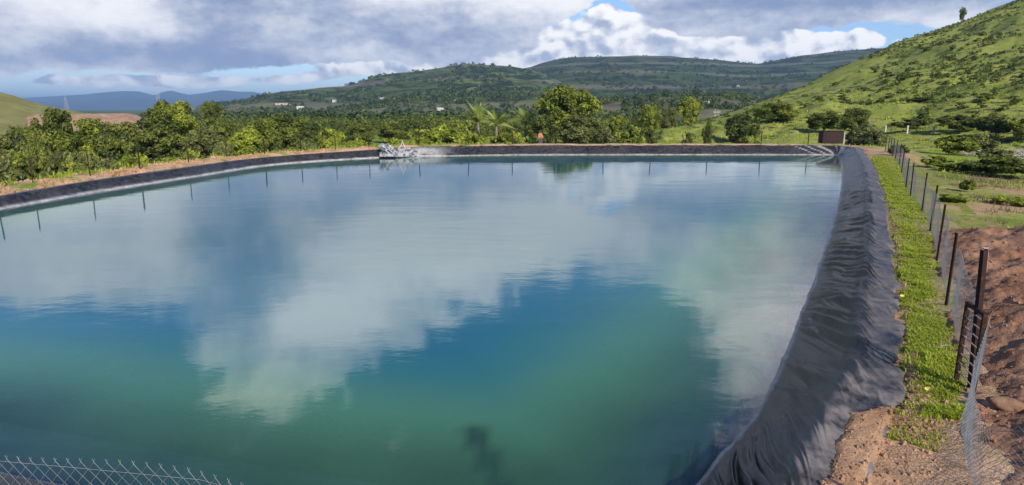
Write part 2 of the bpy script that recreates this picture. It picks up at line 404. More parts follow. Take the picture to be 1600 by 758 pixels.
# ------------------------------------------------------------------ hills as polar height functions
class Hill:
    def __init__(s, name, pts, Dr, Db, namp, nscale, seed, shape=1.0, base=-6.0, terr=0):
        s.name = name; s.px = np.array([p[0] for p in pts], float); s.py = np.array([p[1] for p in pts], float)
        s.Dr = Dr; s.Db = Db; s.namp = namp; s.nscale = nscale; s.seed = seed; s.shape = shape; s.base = base; s.terr = terr
    def D(s, f, px):
        return np.interp(px, [q[0] for q in f], [q[1] for q in f]) if isinstance(f, list) else np.full_like(px, f)
    def height(s, x, y):
        x = np.asarray(x, float); y = np.asarray(y, float)
        yy = np.maximum(y, 1e-3)
        px = CX + x / yy * 1015.0
        Dr = s.D(s.Dr, px); Db = s.D(s.Db, px)
        py = np.interp(px, s.px, s.py)
        b = py - CY
        zr = EYE + (-FPX * SP - b * CP) / (FPX * CP - b * SP) * Dr
        q = (y - Db) / (Dr - Db)
        up = np.clip(q, 0, 1)
        if s.terr:
            up = np.clip(up + .8 * np.sin(2 * PI * (s.terr * up + .35 * fbm(x / 500, y / 500, 3, 9))) / (2 * PI * s.terr) * sst(0, .15, up) * (1 - sst(.93, 1, up)), 0, 1)
        h = s.base + (zr - s.base) * up ** s.shape
        back = np.clip((q - 1) / 0.8, 0, 1)
        h = h - (h - s.base) * sst(0, 1, back)
        nz = (fbm(x / s.nscale, y / s.nscale, 5, s.seed) - 0.5) * s.namp
        gate = sst(0.0, 0.25, q) * (1 - 0.75 * sst(0.8, 1.0, q))
        edge = sst(s.px[0], s.px[0] + 15, px) * (1 - sst(s.px[-1] - 15, s.px[-1], px))
        h = h + nz * gate
        h = np.where((q <= 0) | (y < 1), s.base - 2, h)
        return s.base - 2 + (h - s.base + 2) * edge
    def build(s, mat, nx, ny, label=None):
        px = np.linspace(s.px[0], s.px[-1], nx)
        q = np.concatenate([np.linspace(0, 1.0, int(ny * .8)), np.linspace(1.02, 1.8, ny - int(ny * .8))])
        PX, Q = np.meshgrid(px, q)
        Dr = s.D(s.Dr, PX); Db = s.D(s.Db, PX)
        Y = Db + (Dr - Db) * Q
        X = (PX - CX) / 1015.0 * Y
        Z = s.height(X, Y)
        V = np.stack([X.ravel(), Y.ravel(), Z.ravel()], -1)
        i = np.arange((ny - 1) * (nx)).reshape(ny - 1, nx)[:, :-1].ravel()
        F = np.stack([i, i + 1, i + nx + 1, i + nx], -1)
        o = link(s.name, mesh_np(s.name, V, F, mat, True, {'green': np.zeros(len(V))}))
        return tag(o, label, None, None, 'structure')
H_right = Hill('hillside', [(1020, 206), (1060, 199), (1100, 189), (1150, 174), (1190, 160), (1250, 133), (1300, 107), (1350, 84), (1400, 62), (1440, 48), (1480, 33), (1550, 3), (1600, -22), (1700, -65), (1950, -110), (2400, -60)],
               [(1020, 150), (1200, 210), (1400, 260), (1600, 290), (2400, 320)], [(1020, 92), (1150, 85), (1350, 90), (1500, 80), (1700, 70), (2400, 60)], 6.5, 17, 3, 1.12, -3.6)
H_green = Hill('green_hill', [(300, 168), (380, 158), (410, 149), (450, 143), (490, 139), (540, 135), (565, 128), (595, 117), (640, 112), (690, 106), (715, 101), (740, 99), (770, 102), (800, 104), (830, 109), (880, 122), (940, 138), (1000, 152), (1060, 166), (1100, 172)],
               1900, 520, 30, 130, 21, 1.5, -9, 5)
H_mesa = Hill('mesa_hill', [(640, 170), (700, 140), (760, 116), (800, 110), (830, 105), (845, 99), (865, 94), (885, 90.5), (930, 88), (985, 86.5), (1040, 88), (1060, 91), (1100, 93), (1150, 98), (1175, 100), (1200, 95), (1240, 87), (1290, 81), (1350, 76), (1420, 75), (1500, 80), (1650, 110), (1800, 165)],
              2700, 900, 36, 210, 31, 1.15, -9, 6)
H_terrace = Hill('terrace_hill', [(900, 172), (940, 161), (1000, 153), (1060, 149), (1110, 149), (1150, 152), (1200, 162), (1260, 172)], 560, 330, 5, 40, 41, 0.9, -6)
H_left = Hill('grassy_hill', [(-700, 60), (-300, 95), (-100, 118), (-40, 130), (0, 141), (30, 149), (60, 161), (90, 169), (140, 178), (180, 184)], 230, 115, 3, 18, 51, 1.0, -5)
H_ridge = Hill('soil_ridge', [(30, 187), (48, 181), (62, 178), (100, 179), (150, 177), (190, 176.5), (205, 177), (216, 179.5), (226, 184), (238, 190)], 128, 92, 1.6, 6, 61, 0.9, -5)
H_mount = Hill('mountains', [(-500, 158), (-100, 150), (0, 156), (50, 153), (70, 151.5), (100, 150), (150, 147), (185, 143), (205, 142), (222, 142.5), (236, 146), (246, 149), (260, 144), (275, 141.5), (290, 146), (302, 148.5), (330, 144), (350, 141), (380, 143.5), (400, 143), (430, 149), (520, 154), (700, 160), (900, 166)], 13000, 8500, 160, 900, 71, 1.2, -9)
HILLS = [H_right, H_green, H_mesa, H_terrace, H_left, H_ridge, H_mount]
def ground_h(x, y, want=False):
    x = np.asarray(x, float); y = np.asarray(y, float)
    shp = x.shape; x = x.ravel(); y = y.ravel()
    r = np.hypot(x, y)
    z = -3.0 - 1.0 * sst(120, 300, r) - 5.0 * sst(220, 1600, r)
    d = np.full(x.shape, -200.0); zr = np.zeros(x.shape)
    near = (np.abs(x) < 75) & (y > -45) & (y < 110)
    d[near], zr[near] = sdf(x[near], y[near])
    out = -d
    right = sst(-0.15, 0.25, x / (np.abs(y) + 6) - 0.40)      # right side lies level with the rim
    drop = 2.8 * sst(2.2, 11, out) * (1 - 0.80 * right)
    zo = zr - 0.05 - drop
    zin = prof(d, zr) - 0.10 - 0.10 * sst(0.3, 1.5, d)
    bl = sst(6, 45, out)
    zz = np.where(d > 0, zin, zo * (1 - bl) + z * bl)
    zz = zz + 0.16 * sst(.3, .9, out) * (1 - sst(1.4, 2.6, out)) * (1 - right) * (d < 0) * (.5 + fbm(x / 1.2, y / 1.2, 3, 7))
    zz = zz + np.where(d > 0, 0, (fbm(x / 3.5, y / 3.5, 4, 5) - 0.5) * 0.5 * sst(2.0, 8, out) + (fbm(x / 14, y / 14, 3, 6) - .5) * 0.8 * sst(10, 40, out))
    if want: return zz.reshape(shp), d.reshape(shp), right.reshape(shp), r.reshape(shp)
    return zz.reshape(shp)
def terrain(x, y):
    z = ground_h(x, y)
    for h in HILLS: z = np.maximum(z, h.height(x, y))
    return z
def hit(px, py, lo=20, hi=3500):
    a, b, c = ray(px, py)
    Y = np.exp(np.linspace(math.log(lo), math.log(hi), 900))
    X = a / b * Y; Z = EYE + c / b * Y
    k = np.nonzero(Z <= terrain(X, Y))[0]
    k = k[0] if len(k) else len(Y) - 1
    return float(X[k]), float(Y[k])

# ground sheet
def axis(lo, hi, step, far, n):
    g = np.geomspace(step, far, n)
    return np.concatenate([(lo - np.cumsum(np.geomspace(step, far / 6, n)))[::-1], np.arange(lo, hi + 1e-6, step), hi + np.cumsum(np.geomspace(step, far / 6, n))])
gx = axis(-34, 40, 0.25, 18000, 60); gy = axis(-6, 62, 0.22, 18000, 60)
GX, GY = np.meshgrid(gx, gy)
GZ, GD, GR, GRR = ground_h(GX, GY, True)
nx, ny = len(gx), len(gy)
i = np.arange((ny - 1) * nx).reshape(ny - 1, nx)[:, :-1].ravel()
soilm = sst(-4.6, -2.4, GD) * (1 - .9 * GR * sst(40, 30, GY) * sst(7, 10, GY))
DRYE = lambda x, y: np.exp(-(((x - .745 * y) / 4.2) ** 2 + ((y - 24.0) / 6.5) ** 4))
dry = np.clip(GR * sst(55, 30, GRR) * .3 + .75 * DRYE(GX, GY) + 0.35 * (GX < -10) * sst(70, 40, GRR), 0, 1)
tag(link('ground', mesh_np('ground', np.stack([GX.ravel(), GY.ravel(), GZ.ravel()], -1), np.stack([i, i + 1, i + nx + 1, i + nx], -1), M['ground'], True,
    {'soil': soilm.ravel(), 'dry': dry.ravel(), 'far': sst(140, 420, GRR).ravel()})), None, None, None, 'structure')
H_right.build(M['hill_near'], 420, 150)
H_green.build(M['hill_green'], 360, 150)
H_mesa.build(M['hill_cloud_shade'], 360, 150)
H_terrace.build(M['hill_green'], 160, 50)
H_left.build(M['hill_left'], 160, 60)
H_ridge.build(M['ridge_soil'], 160, 40)
H_mount.build(M['mountain'], 300, 60)

# ------------------------------------------------------------------ liner
def s_samples(s0, s1, k=0.0042, lo=0.022, hi=0.5):
    out = [s0]; s = s0
    while s < s1:
        p = curve(np.array([s]))[0]
        s += min(max(math.hypot(p[0], p[1]) * k, lo), hi)
        out.append(min(s, s1))
    return np.array(out)
def s_of(px, py, z=0):
    g = G(px, py, z)
    return float(ARC[np.argmin(np.hypot(CUR[:, 0] - g[0], CUR[:, 1] - g[1]))])
S_R0 = s_of(1404, 610); S_R1 = s_of(1338, 230.2); S_FL = s_of(625, 231)
ss_ = np.concatenate([s_samples(0, S_R0 - 8, 0.006, .03, .5)[:-1], s_samples(S_R0 - 8, S_R1 - 6, 0.0026, .014, .12)[:-1], s_samples(S_R1 - 6, LEN, 0.0035)[:-1]])
tt = np.concatenate([np.linspace(0, 0.4, 14, endpoint=False), np.linspace(0.4, 1.9, 50, endpoint=False), np.linspace(1.9, 7.5, 26)])
SG, T2 = np.meshgrid(ss_, tt, indexing='ij')
KSH = 2.9                                        # folds run down the slope and away from the camera
SHW = sst(S_R0 - 9, S_R0 - 4, SG) * (1 - sst(S_R1 - 20, S_R1 + 3, SG))
S2 = SG + KSH * (np.minimum(T2, 1.8) - 0.9) * SHW
C, Dd, In = frame(S2)
zr = C[..., 2]
edge_w = (fbm(S2 / 0.5, S2 * 0, 3, 91) - 0.5) * 0.22 * (1 - sst(0, 0.4, T2))
Tw = T2 + edge_w
X = C[..., 0] + In[..., 0] * Tw; Y = C[..., 1] + In[..., 1] * Tw
Z = prof(T2, zr)
right_w = sst(S_R0 - 9, S_R0 - 5, S2) * (1 - sst(S_R1 - 3, S_R1 + 2, S2))
far_w = sst(S_R1 - 2, S_R1 + 2, S2) * (1 - sst(S_FL - 1, S_FL + 2, S2))
face = sst(0.25, 0.55, T2) * (1 - sst(1.5, 2.4, T2))
warp = (fbm(SG / 1.6, T2 / 1.0, 3, 12) - .5) * 0.42
qq = SG + warp
def fold(lam, L, seed, k, p=1.2):
    n = vn(qq / lam, T2 / L + 3.1 * vn(SG / 2.5, SG * 0, seed + 50), seed)
    return np.maximum(1 - np.abs(2 * n - 1) * k, 0) ** p
patch1 = sst(.34, .56, fbm(SG / 1.7, T2 / 1.1, 2, 26)); patch2 = sst(.36, .58, fbm(SG / 1.1, T2 / .8, 2, 16))
w1 = np.maximum(fold(.62, 1.5, 13, 2.0), fold(.80, 1.2, 113, 2.3))
w2 = np.maximum(fold(.34, .9, 14, 2.0), fold(.42, .8, 114, 2.2))
w3 = fold(.17, .55, 19, 1.9)
near_fade = sst(60, 20, np.hypot(X, Y))
calm = 1 - 0.90 * np.exp(-((T2 - 1.42) / 0.24) ** 2)      # the sheet lies flatter at the waterline
wr = 1.3 * (0.105 * w1 * (.35 + .65 * patch1) + 0.058 * w2 * (.3 + .7 * patch2) + 0.018 * w3 * patch2) * (0.14 + 0.86 * face) * calm * (0.45 + 0.55 * near_fade)
wf = 0.10 * ridge((S2 - 0.5 * T2 + warp) / 1.1, T2 / 2.0, 2, 15) * face
lump = (fbm(S2 / 1.8, T2 / 1.2, 3, 17) - .5) * 0.16 * face
Zl = Z + right_w * wr + far_w * wf + (1 - right_w - far_w) * 0.02 * ridge(S2 / 0.7, T2 / 1.5, 2, 18) * face + lump * 0.3 * calm
Zl = Zl - 0.035 * (T2 < 0.001)
above = Zl - WATER
bandw = 0.022 * right_w + 0.05 * far_w + 0.058 * (1 - right_w - far_w)
wob = (fbm(S2 / 0.6, T2 * 0, 4, 33) - .5)
silt = np.exp(-((above - 0.02 - wob * 0.05) / bandw) ** 2) * (0.9 * right_w + 0.75 * far_w + 1.0 * (1 - right_w - far_w)) * (0.6 + 0.8 * fbm(S2 / 0.9, T2 * 3, 3, 34))
# dried runs down the liner at the far right corner
runs = sst(S_R1 - 2.5, S_R1 - 0.5, S2) * (1 - sst(S_R1 + 5.2, S_R1 + 6, S2))
stripe = 0.6 * sst(0.62, 0.82, vn((S2 + 1.6 * T2) / 0.24, S2 * 0, 55)) * sst(0.35, 0.6, T2)
silt = np.clip(np.maximum(silt, runs * stripe * 0.95), 0, 1)
# pale tract beside the heap at the far left corner
silt = np.clip(silt + 0.85 * sst(S_FL - 5.0, S_FL - 2.0, S2) * (1 - sst(S_FL - 0.2, S_FL + 1, S2)) * sst(0.4, 0.8, T2) * sst(.3, .6, fbm(S2 / .8, T2 / .5, 3, 57) + .12), 0, 1)
dust = np.clip((1 - sst(0.3, 0.75, T2)) * 0.85, 0, 1) * right_w + (1 - right_w) * (.10 + .16 * fbm(S2 / 2.5, T2 * 1.5, 3, 93))
dust = dust + 0.35 * sst(S_R0 + 1.5, S_R0 - 2, S2) * sst(S_R0 - 9, S_R0 - 6, S2) * (1 - sst(0.8, 1.5, T2))
mud = sst(0.02, -0.10, above)
nS, nT = S2.shape
idx = np.arange(nS * nT).reshape(nS, nT)
nxt = np.roll(idx, -1, 0)
F = np.stack([idx[:, :-1].ravel(), nxt[:, :-1].ravel(), nxt[:, 1:].ravel(), idx[:, 1:].ravel()], -1)
ln = link('pond_liner', mesh_np('pond_liner', np.stack([X.ravel(), Y.ravel(), Zl.ravel()], -1), F, M['liner'], True,
    {'silt': silt.ravel(), 'dust': np.clip(dust, 0, 1).ravel(), 'mud': mud.ravel()}))
tag(ln, 'wrinkled black plastic liner sheet covering the pond banks', 'pond liner')

# water -------------------------------------------------------
wx = np.arange(-23, 31, 0.14); wy = np.arange(3.5, 58, 0.14)
WX, WY = np.meshgrid(wx, wy)
d, z0 = sdf(WX, WY)
dep = WATER - prof(d, z0) - (fbm(WX / 2.2, WY / 2.2, 4, 77).ravel() - .5) * 0.5 * sst(1.2, 2.5, d)
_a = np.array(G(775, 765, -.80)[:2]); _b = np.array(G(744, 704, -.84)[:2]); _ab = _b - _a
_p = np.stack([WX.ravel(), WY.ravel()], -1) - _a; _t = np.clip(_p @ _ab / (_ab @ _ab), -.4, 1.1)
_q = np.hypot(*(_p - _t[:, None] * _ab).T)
dep = np.minimum(dep, 0.20 + 4.5 * np.maximum(_q - .10, 0) + 3 * (_q > .6))  # water thinned here so the added dark shadow shape shows
ok = (d > 0.55).reshape(WX.shape)
k = np.arange(WX.size).reshape(WX.shape)
keep = (ok[:-1, :-1] & ok[1:, :-1] & ok[1:, 1:] & ok[:-1, 1:])
F = np.stack([k[:-1, :-1][keep], k[:-1, 1:][keep], k[1:, 1:][keep], k[1:, :-1][keep]], -1)
used = np.unique(F); remap = np.zeros(WX.size, int); remap[used] = np.arange(len(used))
V = np.stack([WX.ravel(), WY.ravel(), np.full(WX.size, WATER)], -1)[used]
tag(link('water', mesh_np('water', V, remap[F], M['water'], True, {'depth': np.clip(dep, 0, 5)[used]})), None, None, None, 'structure')

# ------------------------------------------------------------------ right fence line (feet of its posts), as offset from the liner edge
feet = [(1383, 237.5), (1387, 239.5), (1390.5, 242), (1394.5, 245.5), (1399, 250), (1405, 259), (1408.5, 271), (1415, 297), (1422.5, 309), (1440.5, 333), (1453, 364), (1463.5, 412), (1478, 482), (1512, 615)]
_f = np.array([G(a, b, -.04)[:2] for a, b in feet] + [(4.2, 5.45), (3.75, 4.7), (3.7, 3.9)])
_d, _ = sdf(_f[:, 0], _f[:, 1])
_s = np.array([ARC[np.argmin(np.hypot(CUR[:, 0] - a, CUR[:, 1] - b))] for a, b in _f])
_o = np.argsort(_s); FS, FO = _s[_o], np.maximum(-_d[_o], .45)
def fo(S): return np.interp(S, FS, FO)
# ------------------------------------------------------------------ bank top and dirt mound in (s, offset) coordinates
def strip(name, s0, s1, o0, o1, k, lo, zf, mat, attr, do):
    s = s_samples(s0, s1, k, lo, 0.4)
    C, Dd, In = frame(s, 1.2)
    n = int((o1 - o0) / do) + 1
    off = np.linspace(o0, o1, n)
    S, O = np.meshgrid(s, off, indexing='ij')
    X = C[:, 0:1] - In[:, 0:1] * O; Y = C[:, 1:2] - In[:, 1:2] * O
    Z = zf(S, O, X, Y, np.repeat(C[:, 2:3], n, 1))
    idx = np.arange(S.size).reshape(S.shape)
    F = np.stack([idx[:-1, :-1].ravel(), idx[:-1, 1:].ravel(), idx[1:, 1:].ravel(), idx[1:, :-1].ravel()], -1)
    at = attr(S, O, X, Y)
    o = link(name, mesh_np(name, np.stack([X.ravel(), Y.ravel(), Z.ravel()], -1), F, mat, True, {a: b.ravel() for a, b in at.items()}))
    return tag(o, None, None, None, 'structure')
def clods(X, Y, a):
    n1 = fbm(X / 0.5, Y / 0.5, 3, 101) - .5
    n2 = ridge(X / 0.16, Y / 0.16, 2, 103)
    n3 = np.maximum(vn(X / 0.055, Y / 0.055, 105) - 0.55, 0) * 2
    return a * (0.16 * n1 + 0.030 * n2 + 0.030 * n3)
def cover_in(S):      # soil spills over the liner near the camera
    return 0.36 * sst(S_R0 - 0.3, S_R0 - 1.1, S)
def bank_z(S, O, X, Y, zr):
    base = np.where(O < 0, prof(-O, zr) + 0.05, zr - 0.045 + 0.015 * np.sin(O))
    e = -cover_in(S) * (0.75 + 0.5 * fbm(S / 0.3, S * 0, 3, 64)) + 0.02
    lift = sst(-0.10, 0.10, O - e)
    z = base + clods(X, Y, 0.42) * sst(-0.05, 0.2, O - e) - 0.12 * (1 - lift)
    return z
def green_of(S, O, X, Y):
    g = sst(S_R0 - 0.2, S_R0 + 0.7, S) * (1 - sst(S_R1 - 16, S_R1 - 10, S)) * sst(0.04, 0.28, O + 0.35 * (fbm(X / .7, Y / .7, 3, 8) - .5))
    return g
strip('bank_soil', S_R0 - 4.2, S_R1 + 3, -0.75, 2.3, 0.006, 0.03, bank_z, M['soil'], lambda S, O, X, Y: {'green': green_of(S, O, X, Y)}, 0.03)
S_M1 = S_R0 + 13.5
def mound_z(S, O, X, Y, zr):
    Q = O - fo(S) + 0.10
    h = 0.26 * sst(0.0, 1.1, Q) + 0.50 * sst(0.6, 4.5, Q)
    env = (1 - sst(S_M1 - 3.0, S_M1, S + (fbm(X / 1.5, Y / 1.5, 3, 4) - .5) * 2)) * (1 - sst(7.5, 9, O))
    return zr - 0.10 + (h * (0.9 + 0.9 * (fbm(X / 1.1, Y / 1.1, 3, 41) - .5)) + clods(X, Y, 1.25) + 0.09) * env * sst(-.12, .12, Q) - 0.25 * (1 - env) - .12 * (1 - sst(-.12, .12, Q))
strip('dirt_mound', S_R0 - 3.2, S_M1 + 0.5, 0.35, 9.0, 0.005, 0.03, mound_z, M['mound'], lambda S, O, X, Y: {'green': S * 0}, 0.035)

def so_xy(s, o):
    C, Dd, In = frame(np.atleast_1d(s), 1.2)
    return C[:, 0] - In[:, 0] * o, C[:, 1] - In[:, 1] * o, C[:, 2], Dd
# soil clods (stuff) ------------------------------------------
def ico():
    bm = bmesh.new(); bmesh.ops.create_icosphere(bm, subdivisions=1, radius=1)
    V = np.array([v.co[:] for v in bm.verts]); F = np.array([[v.index for v in f.verts] for f in bm.faces]); bm.free(); return V, F
IV, IF = ico()
def lumps(P, R, seed):
    rg = np.random.default_rng(seed); n = len(P)
    sc = R[:, None, None] * rg.uniform(0.55, 1.25, (n, 1, 3))
    V = P[:, None, :] + IV[None] * sc * rg.uniform(0.7, 1.2, (n, len(IV), 1))
    F = IF[None] + (np.arange(n) * len(IV))[:, None, None]
    return V.reshape(-1, 3), F.reshape(-1, 3)
n = 3400
s = S_R0 - 3.0 + 15 * RNG.random(n) ** 1.6; o = fo(s) + 0.05 + 3.5 * RNG.random(n) ** 1.5
x, y, zr_, _ = so_xy(s, o)
z = mound_z(s, o, x, y, zr_)
V, F = lumps(np.stack([x, y, z], -1), 0.007 + 0.030 * RNG.random(n) ** 4, 3)
tag(link('soil_clods', mesh_np('soil_clods', V, F, M['mound'], False, {'green': np.zeros(len(V))})), 'loose crumbs of dug brown soil over the dirt mound', 'soil', None, 'stuff')
n = 2600
s = S_R0 - 4.0 + 4.6 * RNG.random(n); o = -0.5 + 1.1 * RNG.random(n)
m = o > -cover_in(s) + 0.05; s = s[m]; o = o[m]
x, y, zr_, _ = so_xy(s, o)
z = bank_z(s, o, x, y, zr_)
V, F = lumps(np.stack([x, y, z], -1), 0.006 + 0.026 * RNG.random(len(s)) ** 4, 4)
tag(link('bank_gravel', mesh_np('bank_gravel', V, F, M['soil'], False, {'green': np.zeros(len(V))})), 'crumbs of reddish soil on the bank beside the liner', 'soil', None, 'stuff')

n = 5200
s = s_of(615, 231) + 1 + (LEN - 8 - s_of(615, 231)) * RNG.random(n); o = 0.15 + 2.6 * RNG.random(n) ** 1.2
x, y, zr_, _ = so_xy(s, o)
m = fbm(x / 1.1, y / 1.1, 3, 58) > .47
x, y = x[m], y[m]
V, F = lumps(np.stack([x, y, ground_h(x, y)], -1), 0.03 + 0.14 * RNG.random(len(x)) ** 3, 14)
tag(link('soil_clods', mesh_np('soil_clods', V, F, M['soil'], False, {'green': np.zeros(len(V))})), 'pale reddish clods heaped along the outside of the left bank', 'soil', None, 'stuff')

# ------------------------------------------------------------------ blades / leaves
def blades(P, H, W, lean, tint, seed):
    """P (n,3) roots; two-segment bent blade"""
    rg = np.random.default_rng(seed); n = len(P)
    a = rg.uniform(0, 2 * PI, n); dx, dy = np.cos(a), np.sin(a)
    L = lean * rg.uniform(0.2, 1.0, n) * H
    w = W / 2
    sx, sy = -dy * w, dx * w
    r0 = np.stack([P[:, 0] - sx, P[:, 1] - sy, P[:, 2]], -1); r1 = np.stack([P[:, 0] + sx, P[:, 1] + sy, P[:, 2]], -1)
    m0 = np.stack([P[:, 0] + dx * L * .3 - sx * .8, P[:, 1] + dy * L * .3 - sy * .8, P[:, 2] + H * .6], -1)
    m1 = np.stack([P[:, 0] + dx * L * .3 + sx * .8, P[:, 1] + dy * L * .3 + sy * .8, P[:, 2] + H * .6], -1)
    t = np.stack([P[:, 0] + dx * L, P[:, 1] + dy * L, P[:, 2] + H * (1 - .25 * lean)], -1)
    V = np.stack([r0, r1, m0, m1, t], 1).reshape(-1, 3)
    b = np.arange(n) * 5
    return V, np.stack([b, b + 1, b + 3, b + 2], -1), np.stack([b + 2, b + 3, b + 4], -1), np.repeat(tint, 5)
def grass_obj(name, P, H, W, lean, tint, mat, label, seed):
    V, F4, F3, T = blades(P, H, W, lean, tint, seed)
    return tag(link(name, mesh_np(name, V, [F4, F3], mat, False, {'tint': np.clip(T, 0, 1)})), label, 'grass', None, 'stuff')
# bank grass beside the right fence
n = 170000
s = S_R0 - 1.2 + (S_R1 - 9 - S_R0) * RNG.random(n) ** 2.3; o = 0.02 + (fo(s) + .12) * RNG.random(n)
x, y, zr_, _ = so_xy(s, o)
g = green_of(s, o, x, y) * sst(0.40, 0.60, fbm((.8 * x + .6 * y) / 0.42, (.8 * y - .6 * x) / 0.42, 5, 21, .6) + 0.04 - .08 * sst(S_R0 + 3, S_R0 + 9, s))
g = np.maximum(g, 0.8 * sst(.55, .62, fbm(x / .3, y / .3, 3, 22)) * (s > S_R0 - 0.9) * (o > .25))
m = RNG.random(n) < g ** .8 + .03
s, o, x, y, zr_ = s[m], o[m], x[m], y[m], zr_[m]
z = bank_z(s, o, x, y, zr_) - 0.01
dist = np.hypot(x, y)
clump = fbm(x / 0.35, y / 0.35, 3, 23)
H = (0.03 + 0.15 * clump ** 2 * RNG.random(len(x))) * (1 + 0.008 * dist)
grass_obj('bank_grass', np.stack([x, y, z], -1), H, 0.006 + dist * 0.0008, 0.9, 0.25 + 0.6 * clump + 0.3 * (RNG.random(len(x)) - .5), M['grass'], 'short bright green grass along the bank beside the fence', 5)
# rough meadow tufts round the pond
def tufts(n, fx, mask, hmin, hmax, per, wk, seed):
    rg = np.random.default_rng(seed)
    x, y = fx(rg, n)
    d, _z = sdf(x, y)
    m = mask(x, y, d); x, y = x[m], y[m]
    z = terrain(x, y)
    k = len(x)
    h = hmin + (hmax - hmin) * rg.random(k) ** 2
    xx = np.repeat(x, per) + rg.normal(0, .16, k * per) * np.repeat(h, per) / .4; yy = np.repeat(y, per) + rg.normal(0, .16, k * per) * np.repeat(h, per) / .4
    hh = np.repeat(h, per) * rg.uniform(.5, 1.1, k * per)
    tn = np.repeat(fbm(x / 3, y / 3, 3, seed), per) + .35 * (rg.random(k * per) - .5)
    return np.stack([xx, yy, np.repeat(z, per) - .03], -1), hh, wk * (1 + .012 * np.hypot(xx, yy)), tn
def pick(x0, x1, y0, y1): return lambda rg, n: (rg.uniform(x0, x1, n), rg.uniform(y0, y1, n))
P, H, W, T = tufts(9000, pick(-50, -4, 12, 75), lambda x, y, d: (d < -1.6) & (fbm(x / 4, y / 4, 3, 9) > .38), .2, .65, 9, 0.035, 31)
grass_obj('meadow_grass', P, H, W, 1.1, T, M['grass'], 'rough green grass and weeds beyond the left bank', 6)
P, H, W, T = tufts(7000, pick(-40, 0, 14, 60), lambda x, y, d: (d < -0.4) & (d > -4) & (fbm(x / 1.5, y / 1.5, 3, 59) > .48), .08, .4, 8, 0.022, 36)
grass_obj('weeds', P, H, W, 1.1, T, M['grass'], 'green weeds growing through the reddish strip outside the left bank', 12)
P, H, W, T = tufts(9000, pick(-14, 100, 62, 165), lambda x, y, d: (d < -5), .2, .6, 8, 0.04, 32)
grass_obj('meadow_grass', P, H, W, 1.1, T + .12, M['grass'], 'pale green meadow grass beyond the far bank', 7)
P, H, W, T = tufts(34000, pick(8, 75, 14, 75), lambda x, y, d: (d < -2.6) & (x > 0.52 * y) & (fbm(x / 5, y / 5, 3, 19) > .42) & (DRYE(x, y) < .3 + .7 * (fbm(x / 2.2, y / 2.2, 3, 39) > .56)), .07, .34, 9, 0.016, 33)
grass_obj('scrub_grass', P, H, W, 1.2, T + .1, M['grass'], 'green scrub grass on the field right of the fence', 8)
P, H, W, T = tufts(16000, pick(10, 44, 14, 45), lambda x, y, d: (d < -2.6) & (x > 0.56 * y + 1) & (DRYE(x, y) > .2) & (fbm(x / 1.6, y / 1.6, 3, 29) > .45), .06, .32, 8, 0.014, 34)
grass_obj('dry_grass', P, H, W, 1.1, T, M['grass_dry'], 'dry straw coloured grass on the field right of the fence', 9)
P, H, W, T = tufts(9000, pick(-40, 0, 14, 60), lambda x, y, d: (d < -0.3) & (d > -3.0) & (fbm(x / 1.5, y / 1.5, 3, 49) > .45), .05, .26, 6, 0.02, 35)
grass_obj('dry_grass', P, H, W, 1.1, T, M['grass_dry'], 'dry tufts along the reddish strip outside the left bank', 10)

# ------------------------------------------------------------------ trees
def leaf_cloud(cent, rad, nleaf, size, seed, up=0.35, aspect=0.55, shell=0.55, flat=0.85):
    """cent (k,3), rad (k,) clump centres; returns V,F,tint of folded diamond leaves"""
    rg = np.random.default_rng(seed)
    k = len(cent)
    w = rad ** 2; w = w / w.sum()
    which = rg.choice(k, nleaf, p=w)
    v = rg.normal(size=(nleaf, 3)); v /= np.linalg.norm(v, axis=1, keepdims=True)
    r = rad[which] * (shell + (1 - shell) * rg.random(nleaf)) ** 1.0 * (1 + .22 * (rg.random(nleaf) ** 3))
    P = cent[which] + v * r[:, None] * np.array([1, 1, flat])
    nrm = v * 0.8 + rg.normal(size=(nleaf, 3)) * 0.55 + np.array([0, 0, up]); nrm /= np.linalg.norm(nrm, axis=1, keepdims=True)
    a = np.cross(nrm, rg.normal(size=(nleaf, 3))); a /= np.linalg.norm(a, axis=1, keepdims=True) + 1e-9
    b = np.cross(nrm, a)
    sz = size * rg.uniform(.6, 1.35, nleaf)[:, None]
    V = np.stack([P - a * sz, P + b * sz * aspect + nrm * sz * .15, P + a * sz, P - b * sz * aspect + nrm * sz * .15], 1).reshape(-1, 3)
    i = np.arange(nleaf) * 4
    F = np.stack([i, i + 1, i + 2, i + 3], -1)
    ct = rg.uniform(.1, .85, k)
    tint = np.clip(ct[which] + rg.normal(0, .16, nleaf), 0, 1)
    return V, F, np.repeat(tint, 4)
